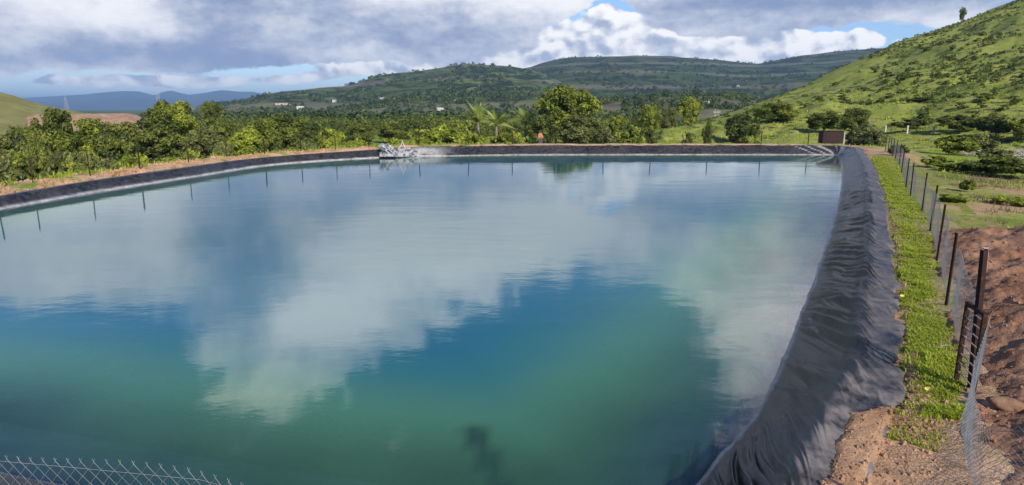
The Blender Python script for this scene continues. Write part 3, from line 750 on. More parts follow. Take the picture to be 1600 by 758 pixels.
def crown_points(n, seed, lo=0.05, hi=1.0, shape='round'):
    """clump centres in a unit crown: width 1 (x,y in -.5...5), z 0..1"""
    rg = np.random.default_rng(seed)
    C = []; R = []
    while len(C) < n:
        p = rg.uniform(-1, 1, 3)
        q = np.linalg.norm(p)
        if q > 1 or q < 0.30: continue
        if shape == 'umbrella':
            z = 0.60 + 0.32 * abs(p[2]) * (1 - .5 * (p[0] ** 2 + p[1] ** 2)); rr = rg.uniform(.07, .12)
            C.append((p[0] * .42, p[1] * .42, z)); R.append(rr); continue
        if shape == 'dome':
            z = .60 + .36 * p[2]; k = .40 if p[2] > -.3 else .33
            rr = rg.uniform(.08, .15)
        else:
            z = lo + .08 + (hi - lo - .18) * (p[2] * .5 + .5); k = .40; rr = rg.uniform(.08, .16)
        C.append((p[0] * k, p[1] * k, z)); R.append(rr)
    # a few outliers break the outline
    for _ in range(max(3, n // 6)):
        a = rg.uniform(0, 2 * PI); e = rg.uniform(.0, 1.2)
        zc = {'umbrella': .75, 'dome': .62}.get(shape, (lo + hi) / 2); zz = .36 if shape != 'umbrella' else .2
        C.append((.44 * math.cos(a) * math.cos(e), .44 * math.sin(a) * math.cos(e), zc + zz * math.sin(e) * 1.08)); R.append(rg.uniform(.035, .075))
    return np.array(C), np.array(R)
def limb_mesh(name, C, seed, fork, thick=.028, k=9, mat=None):
    rg = np.random.default_rng(seed); mb = MB()
    sway = rg.uniform(-.03, .03, 2)
    mb.tube([(0, 0, -.03), (sway[0] * .5, sway[1] * .5, fork * .5), (sway[0], sway[1], fork), (sway[0] * 1.3, sway[1] * 1.3, fork + .2)], [thick * 1.25, thick, thick * .8, thick * .35], 7)
    for i in rg.choice(len(C), min(k, len(C)), replace=False):
        c = Vector(C[i]); b = Vector((sway[0], sway[1], fork * rg.uniform(.55, 1.0)))
        m = b.lerp(c, .5) + Vector((0, 0, .04))
        mb.tube([b, m, c], [thick * .5, thick * .3, thick * .1], 5)
    return mb.mesh(name, mat or M['bark'], True)
PROTO = {}
def proto(key, shape, nclump, nleaf, size, fork, seed, thick=.028, **kw):
    C, R = crown_points(nclump, seed, shape=shape)
    V, F, T = leaf_cloud(C, R, nleaf, size, seed + 1, **kw)
    tr = limb_mesh('trunk', C, seed + 2, fork, thick)
    PROTO[key] = (V, F, T, tr, {})
def crown_mesh(key, matkey):
    V, F, T, tr, cache = PROTO[key]
    if matkey not in cache: cache[matkey] = mesh_np('crown', V, F, M[matkey], False, {'tint': T})
    return cache[matkey]
proto('round_a', 'round', 46, 9500, .030, .16, 201)
proto('round_b', 'round', 38, 9000, .034, .14, 301)
proto('round_c', 'round', 60, 11000, .026, .12, 401)
proto('dome', 'dome', 60, 15000, .024, .30, 501, .03)
proto('loose', 'dome', 30, 4200, .032, .34, 601, .022)
proto('umbrella', 'umbrella', 30, 4500, .026, .45, 701, .02)
proto('bush_a', 'round', 26, 5200, .042, .06, 801, .018)
proto('bush_b', 'round', 22, 4200, .05, .06, 901, .018)
def place_xyz(px, py, D, z=None):
    x = (px - CX) / ray(px, py)[1] * D
    zz = float(terrain(np.array([x]), np.array([D]))[0])
    return x, D, zz
WLX = [0, 121, 200, 267, 400, 582, 640, 1300]; WLY = [326, 303, 296, 284, 265, 245, 242, 243]
def dep(px, py):
    a, b, c = ray(px, py); return -c / b
def plant(name, cat, key, mat, px, D, top, wpx, label, group=None, squash=.9, sink=.02, trunk=True):
    if px < 1380 and D < 118 and 'biggest tree with' not in label:
        gap = dep(px, np.interp(px, WLX, WLY)) + dep(px, top)
        D = max(D, 1.05 * (EYE - 2 * WATER + EYE) / gap)
    x, y, z = place_xyz(px, top, D)
    zt = AT(px, top, D)[2]
    h = max(zt - z, .4); w = wpx / ray(px, top)[1] * D
    rz = random.uniform(0, 6.28)
    t = thing(name, label, cat, (x, y, z - sink), rz, group)
    t.scale = (w, w * squash, h)
    if trunk: link('trunk', PROTO[key][3], t)
    link('crown', crown_mesh(key, mat), t)
    return t
TREES = [
 # left of the pond
 ('tree', 'round_a', 'leaf_dark', 85, 56, 164, 92, 'dark green bushy tree standing right of the bare brown tree'),
 ('tree', 'round_c', 'leaf_mid', 138, 50, 179, 95, 'broad mid green tree in the thicket below the red soil ridge'),
 ('tree', 'round_a', 'leaf_dark', 232, 41, 178, 108, 'largest dark green spreading tree directly behind the left bank'),
 ('tree', 'round_b', 'leaf_dark', 178, 45, 186, 70, 'dark tree filling the gap left of the largest spreading tree'),
 ('tree', 'dome', 'leaf_mid', 266, 86, 157, 84, 'tall round-topped green tree rising above the left thicket'),
 ('tree', 'round_b', 'leaf_olive', 316, 43, 191, 72, 'olive green rounded tree between dark and yellow-green crowns'),
 ('tree', 'round_c', 'leaf_dark', 348, 60, 183, 70, 'dark green tree peeping out behind the olive rounded tree'),
 ('tree', 'round_b', 'leaf_yellow', 382, 49, 195, 66, 'bright yellow-green tree behind the middle of the left bank'),
 ('tree', 'round_a', 'leaf_dark', 447, 53, 174, 78, 'dark green tall bushy tree right of the bright yellow-green one'),
 ('tree', 'round_c', 'leaf_mid', 410, 66, 180, 60, 'mid green tree set back between two left bank trees'),
 ('tree', 'round_a', 'leaf_dark', 490, 66, 188, 60, 'dark tree left of the small yellow-green bush'),
 ('tree', 'round_c', 'leaf_dark', 560, 112, 192, 62, 'dark tree behind the lone fence post near the tarpaulin heap'),
 ('tree', 'round_a', 'leaf_dark', 612, 118, 190, 56, 'dark low tree behind the tarpaulin heap corner'),
 ('tree', 'dome', 'leaf_dark', 330, 190, 158, 40, 'small dark round tree far out on the plain under blue mountains'),
 ('tree', 'umbrella', 'leaf_olive', 130, 38, 232, 46, 'low flat-topped olive thorn tree in front of the dark thicket'),
 ('tree', 'round_b', 'leaf_dark', 60, 44, 203, 46, 'narrow dark green young tree in rough grass near left edge'),
 # centre
 ('tree', 'dome', 'leaf_mid', 886, 107, 133, 114, 'biggest tree with a rounded crown at the far bank'),
 ('tree', 'round_a', 'leaf_olive', 908, 63, 177, 78, 'olive shrubby tree against the foot of the biggest tree'),
 ('tree', 'round_c', 'leaf_dark', 850, 70, 176, 60, 'dark tree at left foot of the biggest tree'),
 ('tree', 'round_b', 'leaf_mid', 965, 130, 177, 34, 'small round green tree behind the meadow shrubs'),
 ('tree', 'dome', 'leaf_mid', 1017, 128, 163, 40, 'round-headed green tree on the meadow below the dark mesa'),
 ('tree', 'dome', 'leaf_mid', 1078, 148, 151, 44, 'taller round-headed tree left of the white houses'),
 ('tree', 'round_c', 'leaf_olive', 1046, 140, 166, 36, 'olive tree between the two round-headed meadow trees'),
 ('tree', 'loose', 'leaf_dark', 1107, 74, 187, 20, 'tiny thin-trunked dark tree alone on the pale meadow'),
 # right
 ('tree', 'round_a', 'leaf_dark', 1160, 72, 176, 66, 'dark left half of the tree clump beyond the far bank'),
 ('tree', 'round_c', 'leaf_mid', 1212, 76, 158, 84, 'bigger sunlit tree in the clump beyond the far bank'),
 ('tree', 'round_b', 'leaf_dark', 1290, 68, 170, 62, 'dark tree standing behind the red pump box'),
 ('tree', 'round_c', 'leaf_dark', 1338, 84, 166, 56, 'dark tree on hill foot right of the pump box tree'),
 ('tree', 'round_a', 'leaf_dark', 1440, 135, 152, 62, 'dark leafy tree at hill foot above the concrete posts'),
 ('tree', 'round_b', 'leaf_olive', 1348, 60, 190, 60, 'olive bushy tree leaning over right of the pump box'),
]
for (nm, key, mat, px, D, top, w, lab) in TREES: plant(nm, 'tree', key, mat, px, D, top, w, lab)
# crest tree on the hill
x, y = 0, 0
xx = (1480 - CX) / 1015 * 268
zt = float(terrain(np.array([xx]), np.array([268.0]))[0])
t = thing('tree', 'lone thin tree standing out on the hill crest', 'tree', (xx, 268, zt - .1), 0); t.scale = (3.4, 3.0, 6.0)
link('trunk', PROTO['loose'][3], t); link('crown', crown_mesh('loose', 'leaf_dark'), t)
SHRUBS = [
 ('bush_a', 'leaf_yellow', 515, 57, 195, 48, 'round yellow-green bush at the right end of the left trees'),
 ('bush_b', 'leaf_yellow', 200, 35.5, 231, 60, 'pale green bush at the foot of the largest spreading tree'),
 ('bush_b', 'leaf_olive', 8, 60, 186, 80, 'olive thicket under the leafless brown tree'),
 ('bush_a', 'leaf_dark', 48, 58, 186, 60, 'dark bush just right of the leafless brown tree'),
 ('bush_b', 'leaf_dark', 112, 60, 182, 60, 'dark bush in the gap below the red soil ridge'),
 ('bush_a', 'leaf_olive', 6, 40, 232, 60, 'brownish olive bush cut by the left edge'),
 ('bush_b', 'leaf_mid', 110, 36, 244, 50, 'small leafy bush beyond the fence posts at far left'),
 ('bush_a', 'leaf_mid', 30, 46, 226, 70, 'bright green low bush in rough grass at far left'),
 ('bush_b', 'leaf_olive', 90, 42, 222, 52, 'olive weedy bush beside the narrow young tree'),
 ('bush_a', 'leaf_olive', 160, 35, 240, 44, 'small green bush at the edge of the reddish strip'),
 ('bush_b', 'leaf_mid', 282, 41, 226, 60, 'leafy green bush in front of the olive rounded tree'),
 ('bush_a', 'leaf_olive', 350, 46, 215, 50, 'dull olive bush below the gap left of the bright yellow-green tree'),
 ('bush_a', 'leaf_dark', 418, 50, 210, 56, 'dark low bush between the bright yellow-green and dark tall trees'),
 ('bush_b', 'leaf_olive', 478, 54, 214, 48, 'olive low bush at the foot of the dark tall bushy tree'),
 ('bush_a', 'leaf_yellow', 560, 58, 212, 60, 'straw green weedy bush left of the tarpaulin heap'),
 ('bush_b', 'leaf_yellow', 615, 60, 210, 56, 'yellow-green weeds behind the tarpaulin heap'),
 ('bush_a', 'leaf_yellow', 660, 60, 196, 62, 'leftmost yellow-green bush of the row on the far bank'),
 ('bush_b', 'leaf_yellow', 706, 62, 189, 66, 'tallest yellow-green bush of the row on the far bank'),
 ('bush_a', 'leaf_yellow', 740, 60, 203, 48, 'yellow-green bush in front of the leftmost palm'),
 ('bush_b', 'leaf_mid', 790, 60, 198, 56, 'fresh green bush between the palms and the biggest tree'),
 ('bush_a', 'leaf_mid', 818, 58, 208, 36, 'low bright green bush left of the orange cloth'),
 ('bush_a', 'leaf_olive', 948, 66, 194, 50, 'olive bush tapering off right of the biggest tree'),
 ('bush_b', 'leaf_mid', 982, 84, 190, 50, 'green bush on the meadow behind the far fence'),
 ('bush_a', 'leaf_dark', 1012, 92, 195, 40, 'dark little bush at the meadow edge under round-headed trees'),
 ('bush_b', 'leaf_mid', 1000, 74, 206, 26, 'small fresh bush on the pale meadow'),
 ('bush_a', 'leaf_dark', 1074, 78, 200, 20, 'tiny grey-green bush on the pale meadow slope'),
 ('bush_b', 'leaf_mid', 1172, 62, 206, 40, 'low pale green bush in front of the tree clump'),
 ('bush_a', 'leaf_olive', 1366, 56, 198, 46, 'olive bush touching the far end of the right fence'),
 ('bush_a', 'leaf_dark', 1408, 42, 222, 34, 'dark bush just outside the far part of the right fence'),
 ('bush_b', 'leaf_mid', 1500, 46, 207, 70, 'bright green bush in the scrub left of the brushwood'),
 ('bush_a', 'leaf_olive', 1542, 50, 203, 50, 'grey-olive bush behind the brushwood pile'),
 ('bush_b', 'leaf_dark', 1500, 32, 248, 60, 'dark weedy bush across the dry grass right of the fence'),
 ('bush_a', 'leaf_dark', 1572, 30, 240, 100, 'wide dark bush at right edge above the dry grass'),
 ('bush_a', 'leaf_mid', 1513, 24, 275, 30, 'little light green bush at the edge of dry grass'),
 ('bush_b', 'leaf_olive', 1560, 40, 228, 60, 'olive weedy bush in the scrub below the brushwood pile'),
 ('bush_a', 'leaf_yellow', 1460, 34, 238, 44, 'pale green bush just outside the right fence beside the dry grass'),
 ('bush_b', 'leaf_yellow', 1575, 21, 312, 60, 'yellow-green weeds at right edge just beyond the dirt mound'),
 ('bush_b', 'leaf_mid', 1490, 21, 302, 44, 'bright green weedy bush at the far end of the dirt mound'),
 ('bush_a', 'leaf_dark', 1420, 108, 182, 60, 'dark hedge bush under the leafy hill foot tree'),
 ('bush_b', 'leaf_dark', 1500, 100, 176, 70, 'dark hedge bush at hill foot above the scrub'),
 ('bush_a', 'leaf_dark', 1560, 92, 176, 70, 'dark hedge bush on hill foot above the brushwood'),
 ('bush_b', 'leaf_mid', 1604, 88, 178, 60, 'green hedge bush cut by the right edge'),
]
for (key, mat, px, D, top, w, lab) in SHRUBS: plant('bush', 'bush', key, mat, px, D, top, w, lab, trunk=False, sink=.08)
# shrubs dotted over the hillside: individuals sharing one look
hs = []
rg = np.random.default_rng(77)
while len(hs) < 150:
    px = rg.uniform(1130, 1620); D = rg.uniform(100, 285)
    x = (px - CX) / 1015 * D
    if D > np.interp(px, [q[0] for q in H_right.Dr], [q[1] for q in H_right.Dr]) * .97: continue
    if fbm(np.array([x / 26]), np.array([D / 26]), 3, 88)[0] < .57: continue
    hs.append((x, D, float(terrain(np.array([x]), np.array([D]))[0])))
first = None
for (x, y, z) in hs:
    h = random.uniform(.4, 1.5); w = h * random.uniform(1.2, 2.4)
    if first is None:
        proto('scrub', 'round', 10, 420, .11, .05, 1201)
        o = link('hill_shrub', crown_mesh('scrub', 'leaf_dark'))
        tag(o, 'low dark shrub dotted over the grassy right hillside', 'shrub', 'dark shrubs dotted over the hillside')
        first = o
    else:
        o = first.copy(); COL.objects.link(o)
    o.location = (x, y, z - .1); o.rotation_euler = (0, 0, random.uniform(0, 6)); o.scale = (w, w * .8, h)

# bare dry tree --------------------------------------------------
def bare_tree():
    x, y, z = place_xyz(20, 155, 78)
    h = AT(20, 152, 78)[2] - z
    t = thing('bare_tree', 'leafless brown tree with fine twigs at the left edge', 'tree', (x, y, z), 0)
    rg = random.Random(5); mb = MB(); tw = MB()
    def grow(p, d, L, r, lvl):
        q = p + d * L; m = p.lerp(q, .5) + Vector((rg.uniform(-1, 1), rg.uniform(-1, 1), 0)) * L * .06
        (mb if lvl < 2 else tw).tube([p, m, q], [r, r * .85, r * .65], 6 if lvl < 2 else 3)
        if lvl >= 5: return
        for _ in range(3 if lvl else 5):
            a = rg.uniform(0, 2 * PI); s = rg.uniform(.35, .85)
            nd = (d + Vector((math.cos(a) * s, math.sin(a) * s, rg.uniform(-.15, .35)))).normalized()
            grow(q - d * L * rg.uniform(0, .35), nd, L * rg.uniform(.6, .82), r * .55, lvl + 1)
    grow(Vector((0, 0, -.1)), Vector((.06, 0, 1)), h * .24, .12, 0)
    link('trunk', mb.mesh('trunk', M['wood_grey'], True), t)
    link('twigs', tw.mesh('twigs', principled('brown_twig', (0.17, 0.12, 0.09), .9, .1)), t)
bare_tree()

# palms ----------------------------------------------------------
def palm_meshes(seed):
    rg = np.random.default_rng(seed)
    mb = MB(); mb.tube([(0, 0, -.2), (.05, 0, 1.0), (.02, .05, 2.0), (.0, .0, 2.6)], [.24, .18, .17, .15], 8)
    V = []; F = []; T = []
    for k in range(20):
        a = k * 2.399 + rg.uniform(-.2, .2); e = rg.uniform(.2, 1.35); L = rg.uniform(2.3, 3.1)
        p = np.array([0, 0, 2.5]); d = np.array([math.cos(a) * math.cos(e), math.sin(a) * math.cos(e), math.sin(e)])
        pts = []
        for i in range(11):
            pts.append(p.copy()); p = p + d * L / 10; d = d + np.array([0, 0, -.11]); d = d / np.linalg.norm(d)
        side = np.array([-math.sin(a), math.cos(a), 0])
        tt = rg.uniform(.15, .9)
        for i in range(1, 11):
            for sgn in (-1, 1):
                for sub in (0, .5):
                    q = pts[i - 1] * (1 - sub) + pts[i] * sub
                    f = pts[i] - pts[i - 1]; f = f / np.linalg.norm(f)
                    ll = .62 * math.sin(min(1, (i + sub) / 11 + .12) * PI) + .12
                    tip = q + (side * sgn * .8 + f * .65 + np.array([0, 0, -.35])) * ll
                    n = len(V); V += [q - f * .06, q + f * .07, tip]; F.append((n, n + 1, n + 2)); T += [tt] * 3
        for i in range(10):
            n = len(V); V += [pts[i] - side * .025, pts[i] + side * .025, pts[i + 1]]; F.append((n, n + 1, n + 2)); T += [.9] * 3
    return mb.mesh('trunk', M['bark'], True), mesh_np('fronds', np.array(V), np.array(F), M['palm_leaf'], False, {'tint': np.array(T)})
for (px, D, top, lab, sd) in ((747, 114, 163, 'leftmost and tallest palm on the far bank', 1), (776, 108, 172, 'shorter middle palm with drooping fronds', 2), (822, 113, 166, 'palm close against the left side of the biggest tree', 3)):
    x, y, z = place_xyz(px, top, D)
    h = AT(px, top, D)[2] - z
    t = thing('palm_tree', lab, 'palm', (x, y, z), sd * 1.3); k = h / 4.4; t.scale = (k, k, k)
    a, b = palm_meshes(sd); link('trunk', a, t); link('fronds', b, t)

# far woods: one mass ------------------------------------------------
def wood(name, label, n, pxr, Dr, maskf, size, leafn, leafsz, mat, seed, logd=True):
    rg = np.random.default_rng(seed)
    px = rg.uniform(pxr[0], pxr[1], n)
    D = np.exp(rg.uniform(math.log(Dr[0]), math.log(Dr[1]), n)) if logd else rg.uniform(Dr[0], Dr[1], n)
    x = (px - CX) / 1015 * D
    z = terrain(x, D)
    m = maskf(x, D, z, px); x, D, z = x[m], D[m], z[m]
    k = len(x)
    R = rg.uniform(size[0], size[1], k)
    N = k * leafn
    w = np.repeat(np.arange(k), leafn)
    v = rg.normal(size=(N, 3)); v /= np.linalg.norm(v, axis=1, keepdims=True); v[:, 2] = np.abs(v[:, 2]) * 1.15 - .15
    lob = 1 + .35 * np.sin(3 * np.arctan2(v[:, 1], v[:, 0]) + w) * rg.uniform(.3, 1, k)[w]
    P = np.stack([x[w], D[w], z[w] + R[w] * .35], -1) + v * (R[w] * rg.uniform(.7, 1.05, N) * lob)[:, None] * np.array([1, 1, .95])
    nrm = v + rg.normal(size=(N, 3)) * .45; nrm /= np.linalg.norm(nrm, axis=1, keepdims=True)
    a = np.cross(nrm, rg.normal(size=(N, 3))); a /= np.linalg.norm(a, axis=1, keepdims=True); b = np.cross(nrm, a)
    s = (R[w] * leafsz * rg.uniform(.7, 1.3, N))[:, None]
    V = np.stack([P - a * s, P + b * s * .7, P + a * s, P - b * s * .7], 1).reshape(-1, 3)
    i = np.arange(N) * 4
    ct = rg.uniform(.0, .8, k)
    T = np.repeat(np.clip(ct[w] + rg.normal(0, .12, N), 0, 1), 4)
    o = link(name, mesh_np(name, V, np.stack([i, i + 1, i + 2, i + 3], -1), mat, False, {'tint': T}))
    return tag(o, label, 'woodland', None, 'stuff')
not_near = lambda x, y, z, px: ~((px > 930) & (px < 1300) & (y < 190) & (z > -20)) & (H_right.height(x, y) < z + .01 - 3.0 * 0 + (H_right.height(x, y) < -1.5) * 9)
def plain_mask(x, y, z, px):
    on_hill = H_right.height(x, y) >= z - .05
    clearing = fbm(x / 60, y / 90, 3, 66) > .60
    return ~on_hill & ~clearing & ~((px > 935) & (y < 185)) & ~((px < 300) & (y < 130))
wood('woodland', 'dark green woods spread over the far plain below the hills', 3000, (225, 1240), (260, 950), plain_mask, (1.8, 4.4), 90, .20, M['leaf_far'], 501)
wood('woodland', 'dark tree tops in the nearer woods behind the bank trees', 700, (225, 1240), (128, 290), plain_mask, (1.4, 3.2), 420, .085, M['leaf_dark'], 504)
wood('woodland', 'lighter green tree tops among the dark woods of the plain', 420, (420, 1000), (128, 420), plain_mask, (1.2, 2.8), 320, .10, M['leaf_mid'], 502)
wood('hillside_scrub', 'fine dark brush and stones sprinkled over the right hillside', 6000, (1080, 1640), (120, 290), lambda x, y, z, px: (H_right.height(x, y) >= z - .05) & (fbm((x + .6 * z) / 16, y / 9 - z / 5, 4, 90) + .12 * sst(1250, 1550, px) + .35 * (fbm(x / 45, y / 40, 2, 97) - .5) > .58), (.12, .6), 16, .5, M['leaf_dark'], 505, False)
wood('hill_woodland', 'bushy woods covering the slopes of the far hills', 9000, (330, 1400), (560, 2700), lambda x, y, z, px: (H_right.height(x, y) < z - .05) & (np.maximum(H_green.height(x, y), H_mesa.height(x, y)) >= z - .05) & (fbm(x / 110, y / 160, 4, 68) - .10 * sst(60, 150, z) > .45), (2.2, 5.2), 26, .36, M['leaf_far'], 503, False)

# ------------------------------------------------------------------ fences
def angle_post(h, a=.045, th=.006):
    mb = MB()
    mb.box((a / 2, 0, h / 2 - .2), (a, th, h + .4)); mb.box((0, a / 2 + th / 2 + .0005, h / 2 - .2), (th, a, h + .4))
    return mb
POST = angle_post(1.2, .026, .006).mesh('post', M['rust'])
POST_FAT = angle_post(1.25, .06, .008).mesh('post', M['rust'])
def chain_mesh(name, line, zb, zt, cell, r, parent, lean=0.0, knuckle=False, sides=3):
    """line: list of (x,y); zb/zt functions of arclength fraction; diagonal wires as thin prisms"""
    L = np.array(line, float); seg = np.hypot(*np.diff(L, axis=0).T); A = np.concatenate([[0], np.cumsum(seg)])
    n = int(A[-1] / cell)
    H = max(zt(0) - zb(0), zt(1) - zb(1), zt(.5) - zb(.5))
    steps = max(2, int(H / cell))
    def P(u, v):
        u = min(max(u, 0), A[-1]); f = u / A[-1]
        x = np.interp(u, A, L[:, 0]); y = np.interp(u, A, L[:, 1])
        k = min(np.searchsorted(A, u, side='right') - 1, len(seg) - 1); k = max(k, 0)
        d = (L[k + 1] - L[k]) / seg[k]
        b, t = zb(f), zt(f)
        bulge = .035 * math.sin(u * 2.1) * math.sin(v * 2.4) + lean * v
        return Vector((x - d[1] * bulge, y + d[0] * bulge, b + (t - b) * v))
    mb = MB()
    for i in range(n + 1):
        # zigzag pair: each picket wire weaves one cell left and right on its way up
        pts = []
        m = steps if knuckle else steps
        for j in range(m + 1):
            off = (cell / 2) * (1 if (j + i) % 2 else -1) * .94
            pts.append(P(i * cell + off, j / m))
        if knuckle:
            up = pts[-1] + Vector((0, 0, cell * .28)) + (pts[-2] - pts[-1]) * -.25; pts.append(up)
        mb.tube(pts, r, sides)
    for v in (.02, .5, .98):
        mb.tube([P(u, v) + Vector((0, 0, .004)) for u in np.linspace(0, A[-1], max(6, int(A[-1] / .6)))], r * 1.1, sides)
    return link(name, mb.mesh(name, M['wire']), parent)
# right fence: the posts on the bank top, px of foot / top
feet = feet[:-1]
rf = thing('chain_link_fence', 'chain link fence with dark angle iron posts along the right bank', 'fence', G(1463.5, 412, -.05))
RF0 = Vector(rf.location)
pl = []
rgp = random.Random(3)
for (px, py) in feet:
    g = Vector(G(px, py, -.04)); pl.append((g.x, g.y))
    p = link('post', POST, rf, g - RF0, (rgp.uniform(-.02, .02), rgp.uniform(-.02, .045), 0.5 + rgp.uniform(-.2, .2)))
gate_xy = G(1512, 615, -.04)
line = [(a, b) for a, b in pl] + [(gate_xy[0], gate_xy[1])]
cm = chain_mesh('wire_mesh', [(x + .03 - RF0.x, y - RF0.y) for x, y in line[3:]], lambda f: -.02 - RF0.z - .04, lambda f: 1.02 - RF0.z - .04 - .12 * math.sin(f * 30) ** 2, .042, .0015, rf)
cm2 = chain_mesh('wire_mesh', [(x + .03 - RF0.x, y - RF0.y) for x, y in line[:4]], lambda f: -.02 - RF0.z - .04, lambda f: 1.0 - RF0.z - .04, .075, .002, rf)
# sagging end of the mesh near the camera
sag = thing('fallen_wire_mesh', 'slack end of chain link mesh sagging in front of the rusty gate', 'wire mesh', (4.2, 5.5, 0))
chain_mesh('wire_mesh', [(x - 4.2, y - 5.5) for x, y in ((gate_xy[0] + .05, gate_xy[1] - .05), (4.36, 5.75), (3.98, 5.12), (3.74, 4.70), (3.60, 4.40), (3.62, 3.9))],
           lambda f: .0, lambda f: .86 - .30 * sst(0, .5, f) + .35 * sst(.75, 1, f), .034, .0019, sag, .02)
mb = MB()
for k in range(12):
    b = Vector((3.86 + random.uniform(-.10, .16) - 4.2, 4.75 + random.uniform(-.35, .3) - 5.5, .05))
    mb.tube([b, b + Vector((random.uniform(0, .15), random.uniform(-.1, .05), .2)), b + Vector((random.uniform(.1, .34), random.uniform(-.25, .05), random.uniform(.12, .34)))], .002, 3)
link('loose_wires', mb.mesh('loose_wires', M['wire']), sag)
# rusty gate ---------------------------------------------------
gt = thing('gate', 'rusty open gate frame with rungs beside a tall rusty post', 'gate', (gate_xy[0], gate_xy[1], -.04))
def chan(h, w, d, th):
    mb = MB(); mb.box((0, 0, h / 2 - .15), (w, th, h + .3)); mb.box((-w / 2 + th / 2, d / 2 + th / 2 + .001, h / 2 - .15), (th, d, h + .3)); mb.box((w / 2 - th / 2, d / 2 + th / 2 + .001, h / 2 - .15), (th, d, h + .3))
    return mb
gp = link('gate_post', chan(1.60, .052, .04, .008).mesh('gate_post', M['rust']), gt, (.06, .02, 0), (0, -.06, .1))
mb = MB(); mb.box((0, .02, 1.622), (.050, .045, .006)); mb.box((0.0280, .02, 1.50), (.003, .05, .22)); link('post_sunlit_top', mb.mesh('post_sunlit_top', M['cut_and_sunlit_metal']), gp)  # pale top and right strip: sunlight put into the colour
dirg = Vector((0.25, 0.97, 0)).normalized(); g0 = Vector((-.07, -.16, 0))
mb = MB()
RZ = Matrix.Rotation(math.atan2(dirg.y, dirg.x), 3, 'Z')
Wg = .42; Hg = .93
for a in (0.0, Wg): mb.box(g0 + dirg * a + Vector((0, 0, Hg / 2)), (.04, .04, Hg), RZ)
mb.box(g0 + dirg * (Wg / 2) + Vector((0, 0, Hg + .021)), (Wg + .04, .04, .04), RZ)
mb.box(g0 + dirg * (Wg / 2) + Vector((0, 0, .03)), (Wg - .042, .036, .04), RZ)
link('gate_frame', mb.mesh('gate_frame', M['rust']), gt)
for k in range(8):
    r_ = MB(); z = .14 + k * .105
    r_.tube([g0 + dirg * .021 + Vector((0, 0, z)), g0 + dirg * (Wg - .021) + Vector((0, 0, z + .02))], .007, 6)
    link('rung', r_.mesh('rung', M['cut_and_sunlit_metal']), gt)
# fence round left and far banks -----------------------------------
lf = thing('wire_fence', 'thin wire fence with slender posts around the left and far banks', 'fence', G(578, 233, -.2))
LF0 = Vector(lf.location)
posts_px = [-20, 42, 134, 214, 291, 352, 413, 469, 524, 576, 654, 732, 800, 868, 943, 1017, 1106, 1189, 1262, 1330]
pts = []
PTHIN = angle_post(1.25, .05, .008).mesh('post', M['rust'])
for px in posts_px:
    # point 0.9 m outside the liner edge under this image column
    b = None
    cand = np.linspace(S_R1 - 2, LEN - 6, 4000)
    Cc, Dc, Ic = frame(cand)
    ox = Cc[:, 0] - Ic[:, 0] * .9; oy = Cc[:, 1] - Ic[:, 1] * .9
    u = CX + ox / oy * 1010
    k = int(np.argmin(np.abs(u - px) + (oy < 10) * 1e6))
    g = Vector((ox[k], oy[k], Cc[k, 2] - .06)); pts.append(g)
    link('post', PTHIN, lf, g - LF0, (random.uniform(-.03, .03), random.uniform(-.04, .04), random.uniform(0, 1)))
mb = MB()
for h in (.25, .6, 1.0, 1.18):
    mb.tube([p - LF0 + Vector((0, 0, h)) for p in pts], .0016, 3)
link('wires', mb.mesh('wires', M['wire']), lf)
# near fence -------------------------------------------------------
nf = thing('chain_link_fence', 'bright chain link mesh top edge at the lower left corner', 'fence', (-2, 2.6, 0))
top = 1.5
nline = [(-7.5, 3.95), (-4.5, 3.1), (-2.28, 2.62), (-1.35, 2.39), (-.9, 2.24), (.2, 2.02), (2.4, 2.35), (3.4, 2.9), (3.72, 3.7)]
chain_mesh('wire_mesh', [(x + 2, y - 2.6) for x, y in nline], lambda f: .02, lambda f: top + .03 * math.sin(f * 40), .033, .0009, nf, 0, True, 4)
for (x, y) in ((-6.2, 3.65), (-3.4, 2.98), (3.35, 2.95), (.3, 2.22)):
    link('post', POST_FAT, nf, (x + 2, y - 2.6 - .06, -.04))

# ------------------------------------------------------------------ smaller things
# concrete posts right
for (px, foot, topy, lab) in ((1383, 207, 196, 'white concrete post nearest the far end of the right fence'), (1417, 210, 196.5, 'white concrete post left of the hill foot tree'), (1458, 210, 198, 'white concrete post right below the hill foot tree')):
    D = 74.0
    x = (px - CX) / ray(px, foot)[1] * D; x, D = hit(px, foot, 60); z = float(terrain(np.array([x]), np.array([D]))[0]); zt = AT(px, topy, D)[2]
    mb = MB(); h = max(zt - z, .8); mb.box((0, 0, h / 2), (.24, .18, h)); mb.box((0, 0, h + .021), (.2, .15, .04))
    tag(link('concrete_post', mb.mesh('concrete_post', M['concrete']), None, (x, D, z)), lab, 'post', 'white concrete posts at the hill foot')
# pump box
x, y, z = G(1301, 224.5, -.15)
pb = thing('pump_house', 'dark red rusty metal pump box behind the far right corner', 'pump box', (x, y, -.15), -.1)
mb = MB(); w = 1.78; hh = 1.12; mb.box((0, .6, hh / 2), (w, 1.2, hh)); link('body', mb.mesh('body', M['rust_red']), pb)
mb = MB(); mb.box((0, .6, hh + .022), (w + .1, 1.34, .04)); link('roof', mb.mesh('roof', M['rust_red']), pb)
mb = MB(); mb.box((-.05, -.012, hh / 2), (1.25, .02, hh - .16)); d_ = link('door', mb.mesh('door', M['rust_red']), pb)
mb = MB(); mb.box((.5, -.035, hh / 2), (.04, .03, .12)); link('handle', mb.mesh('handle', M['rust']), d_)
mb = MB(); mb.box((w / 2 + .12, .1, .5), (.08, .08, 1.15)); link('side_post', mb.mesh('side_post', M['concrete']), pb)
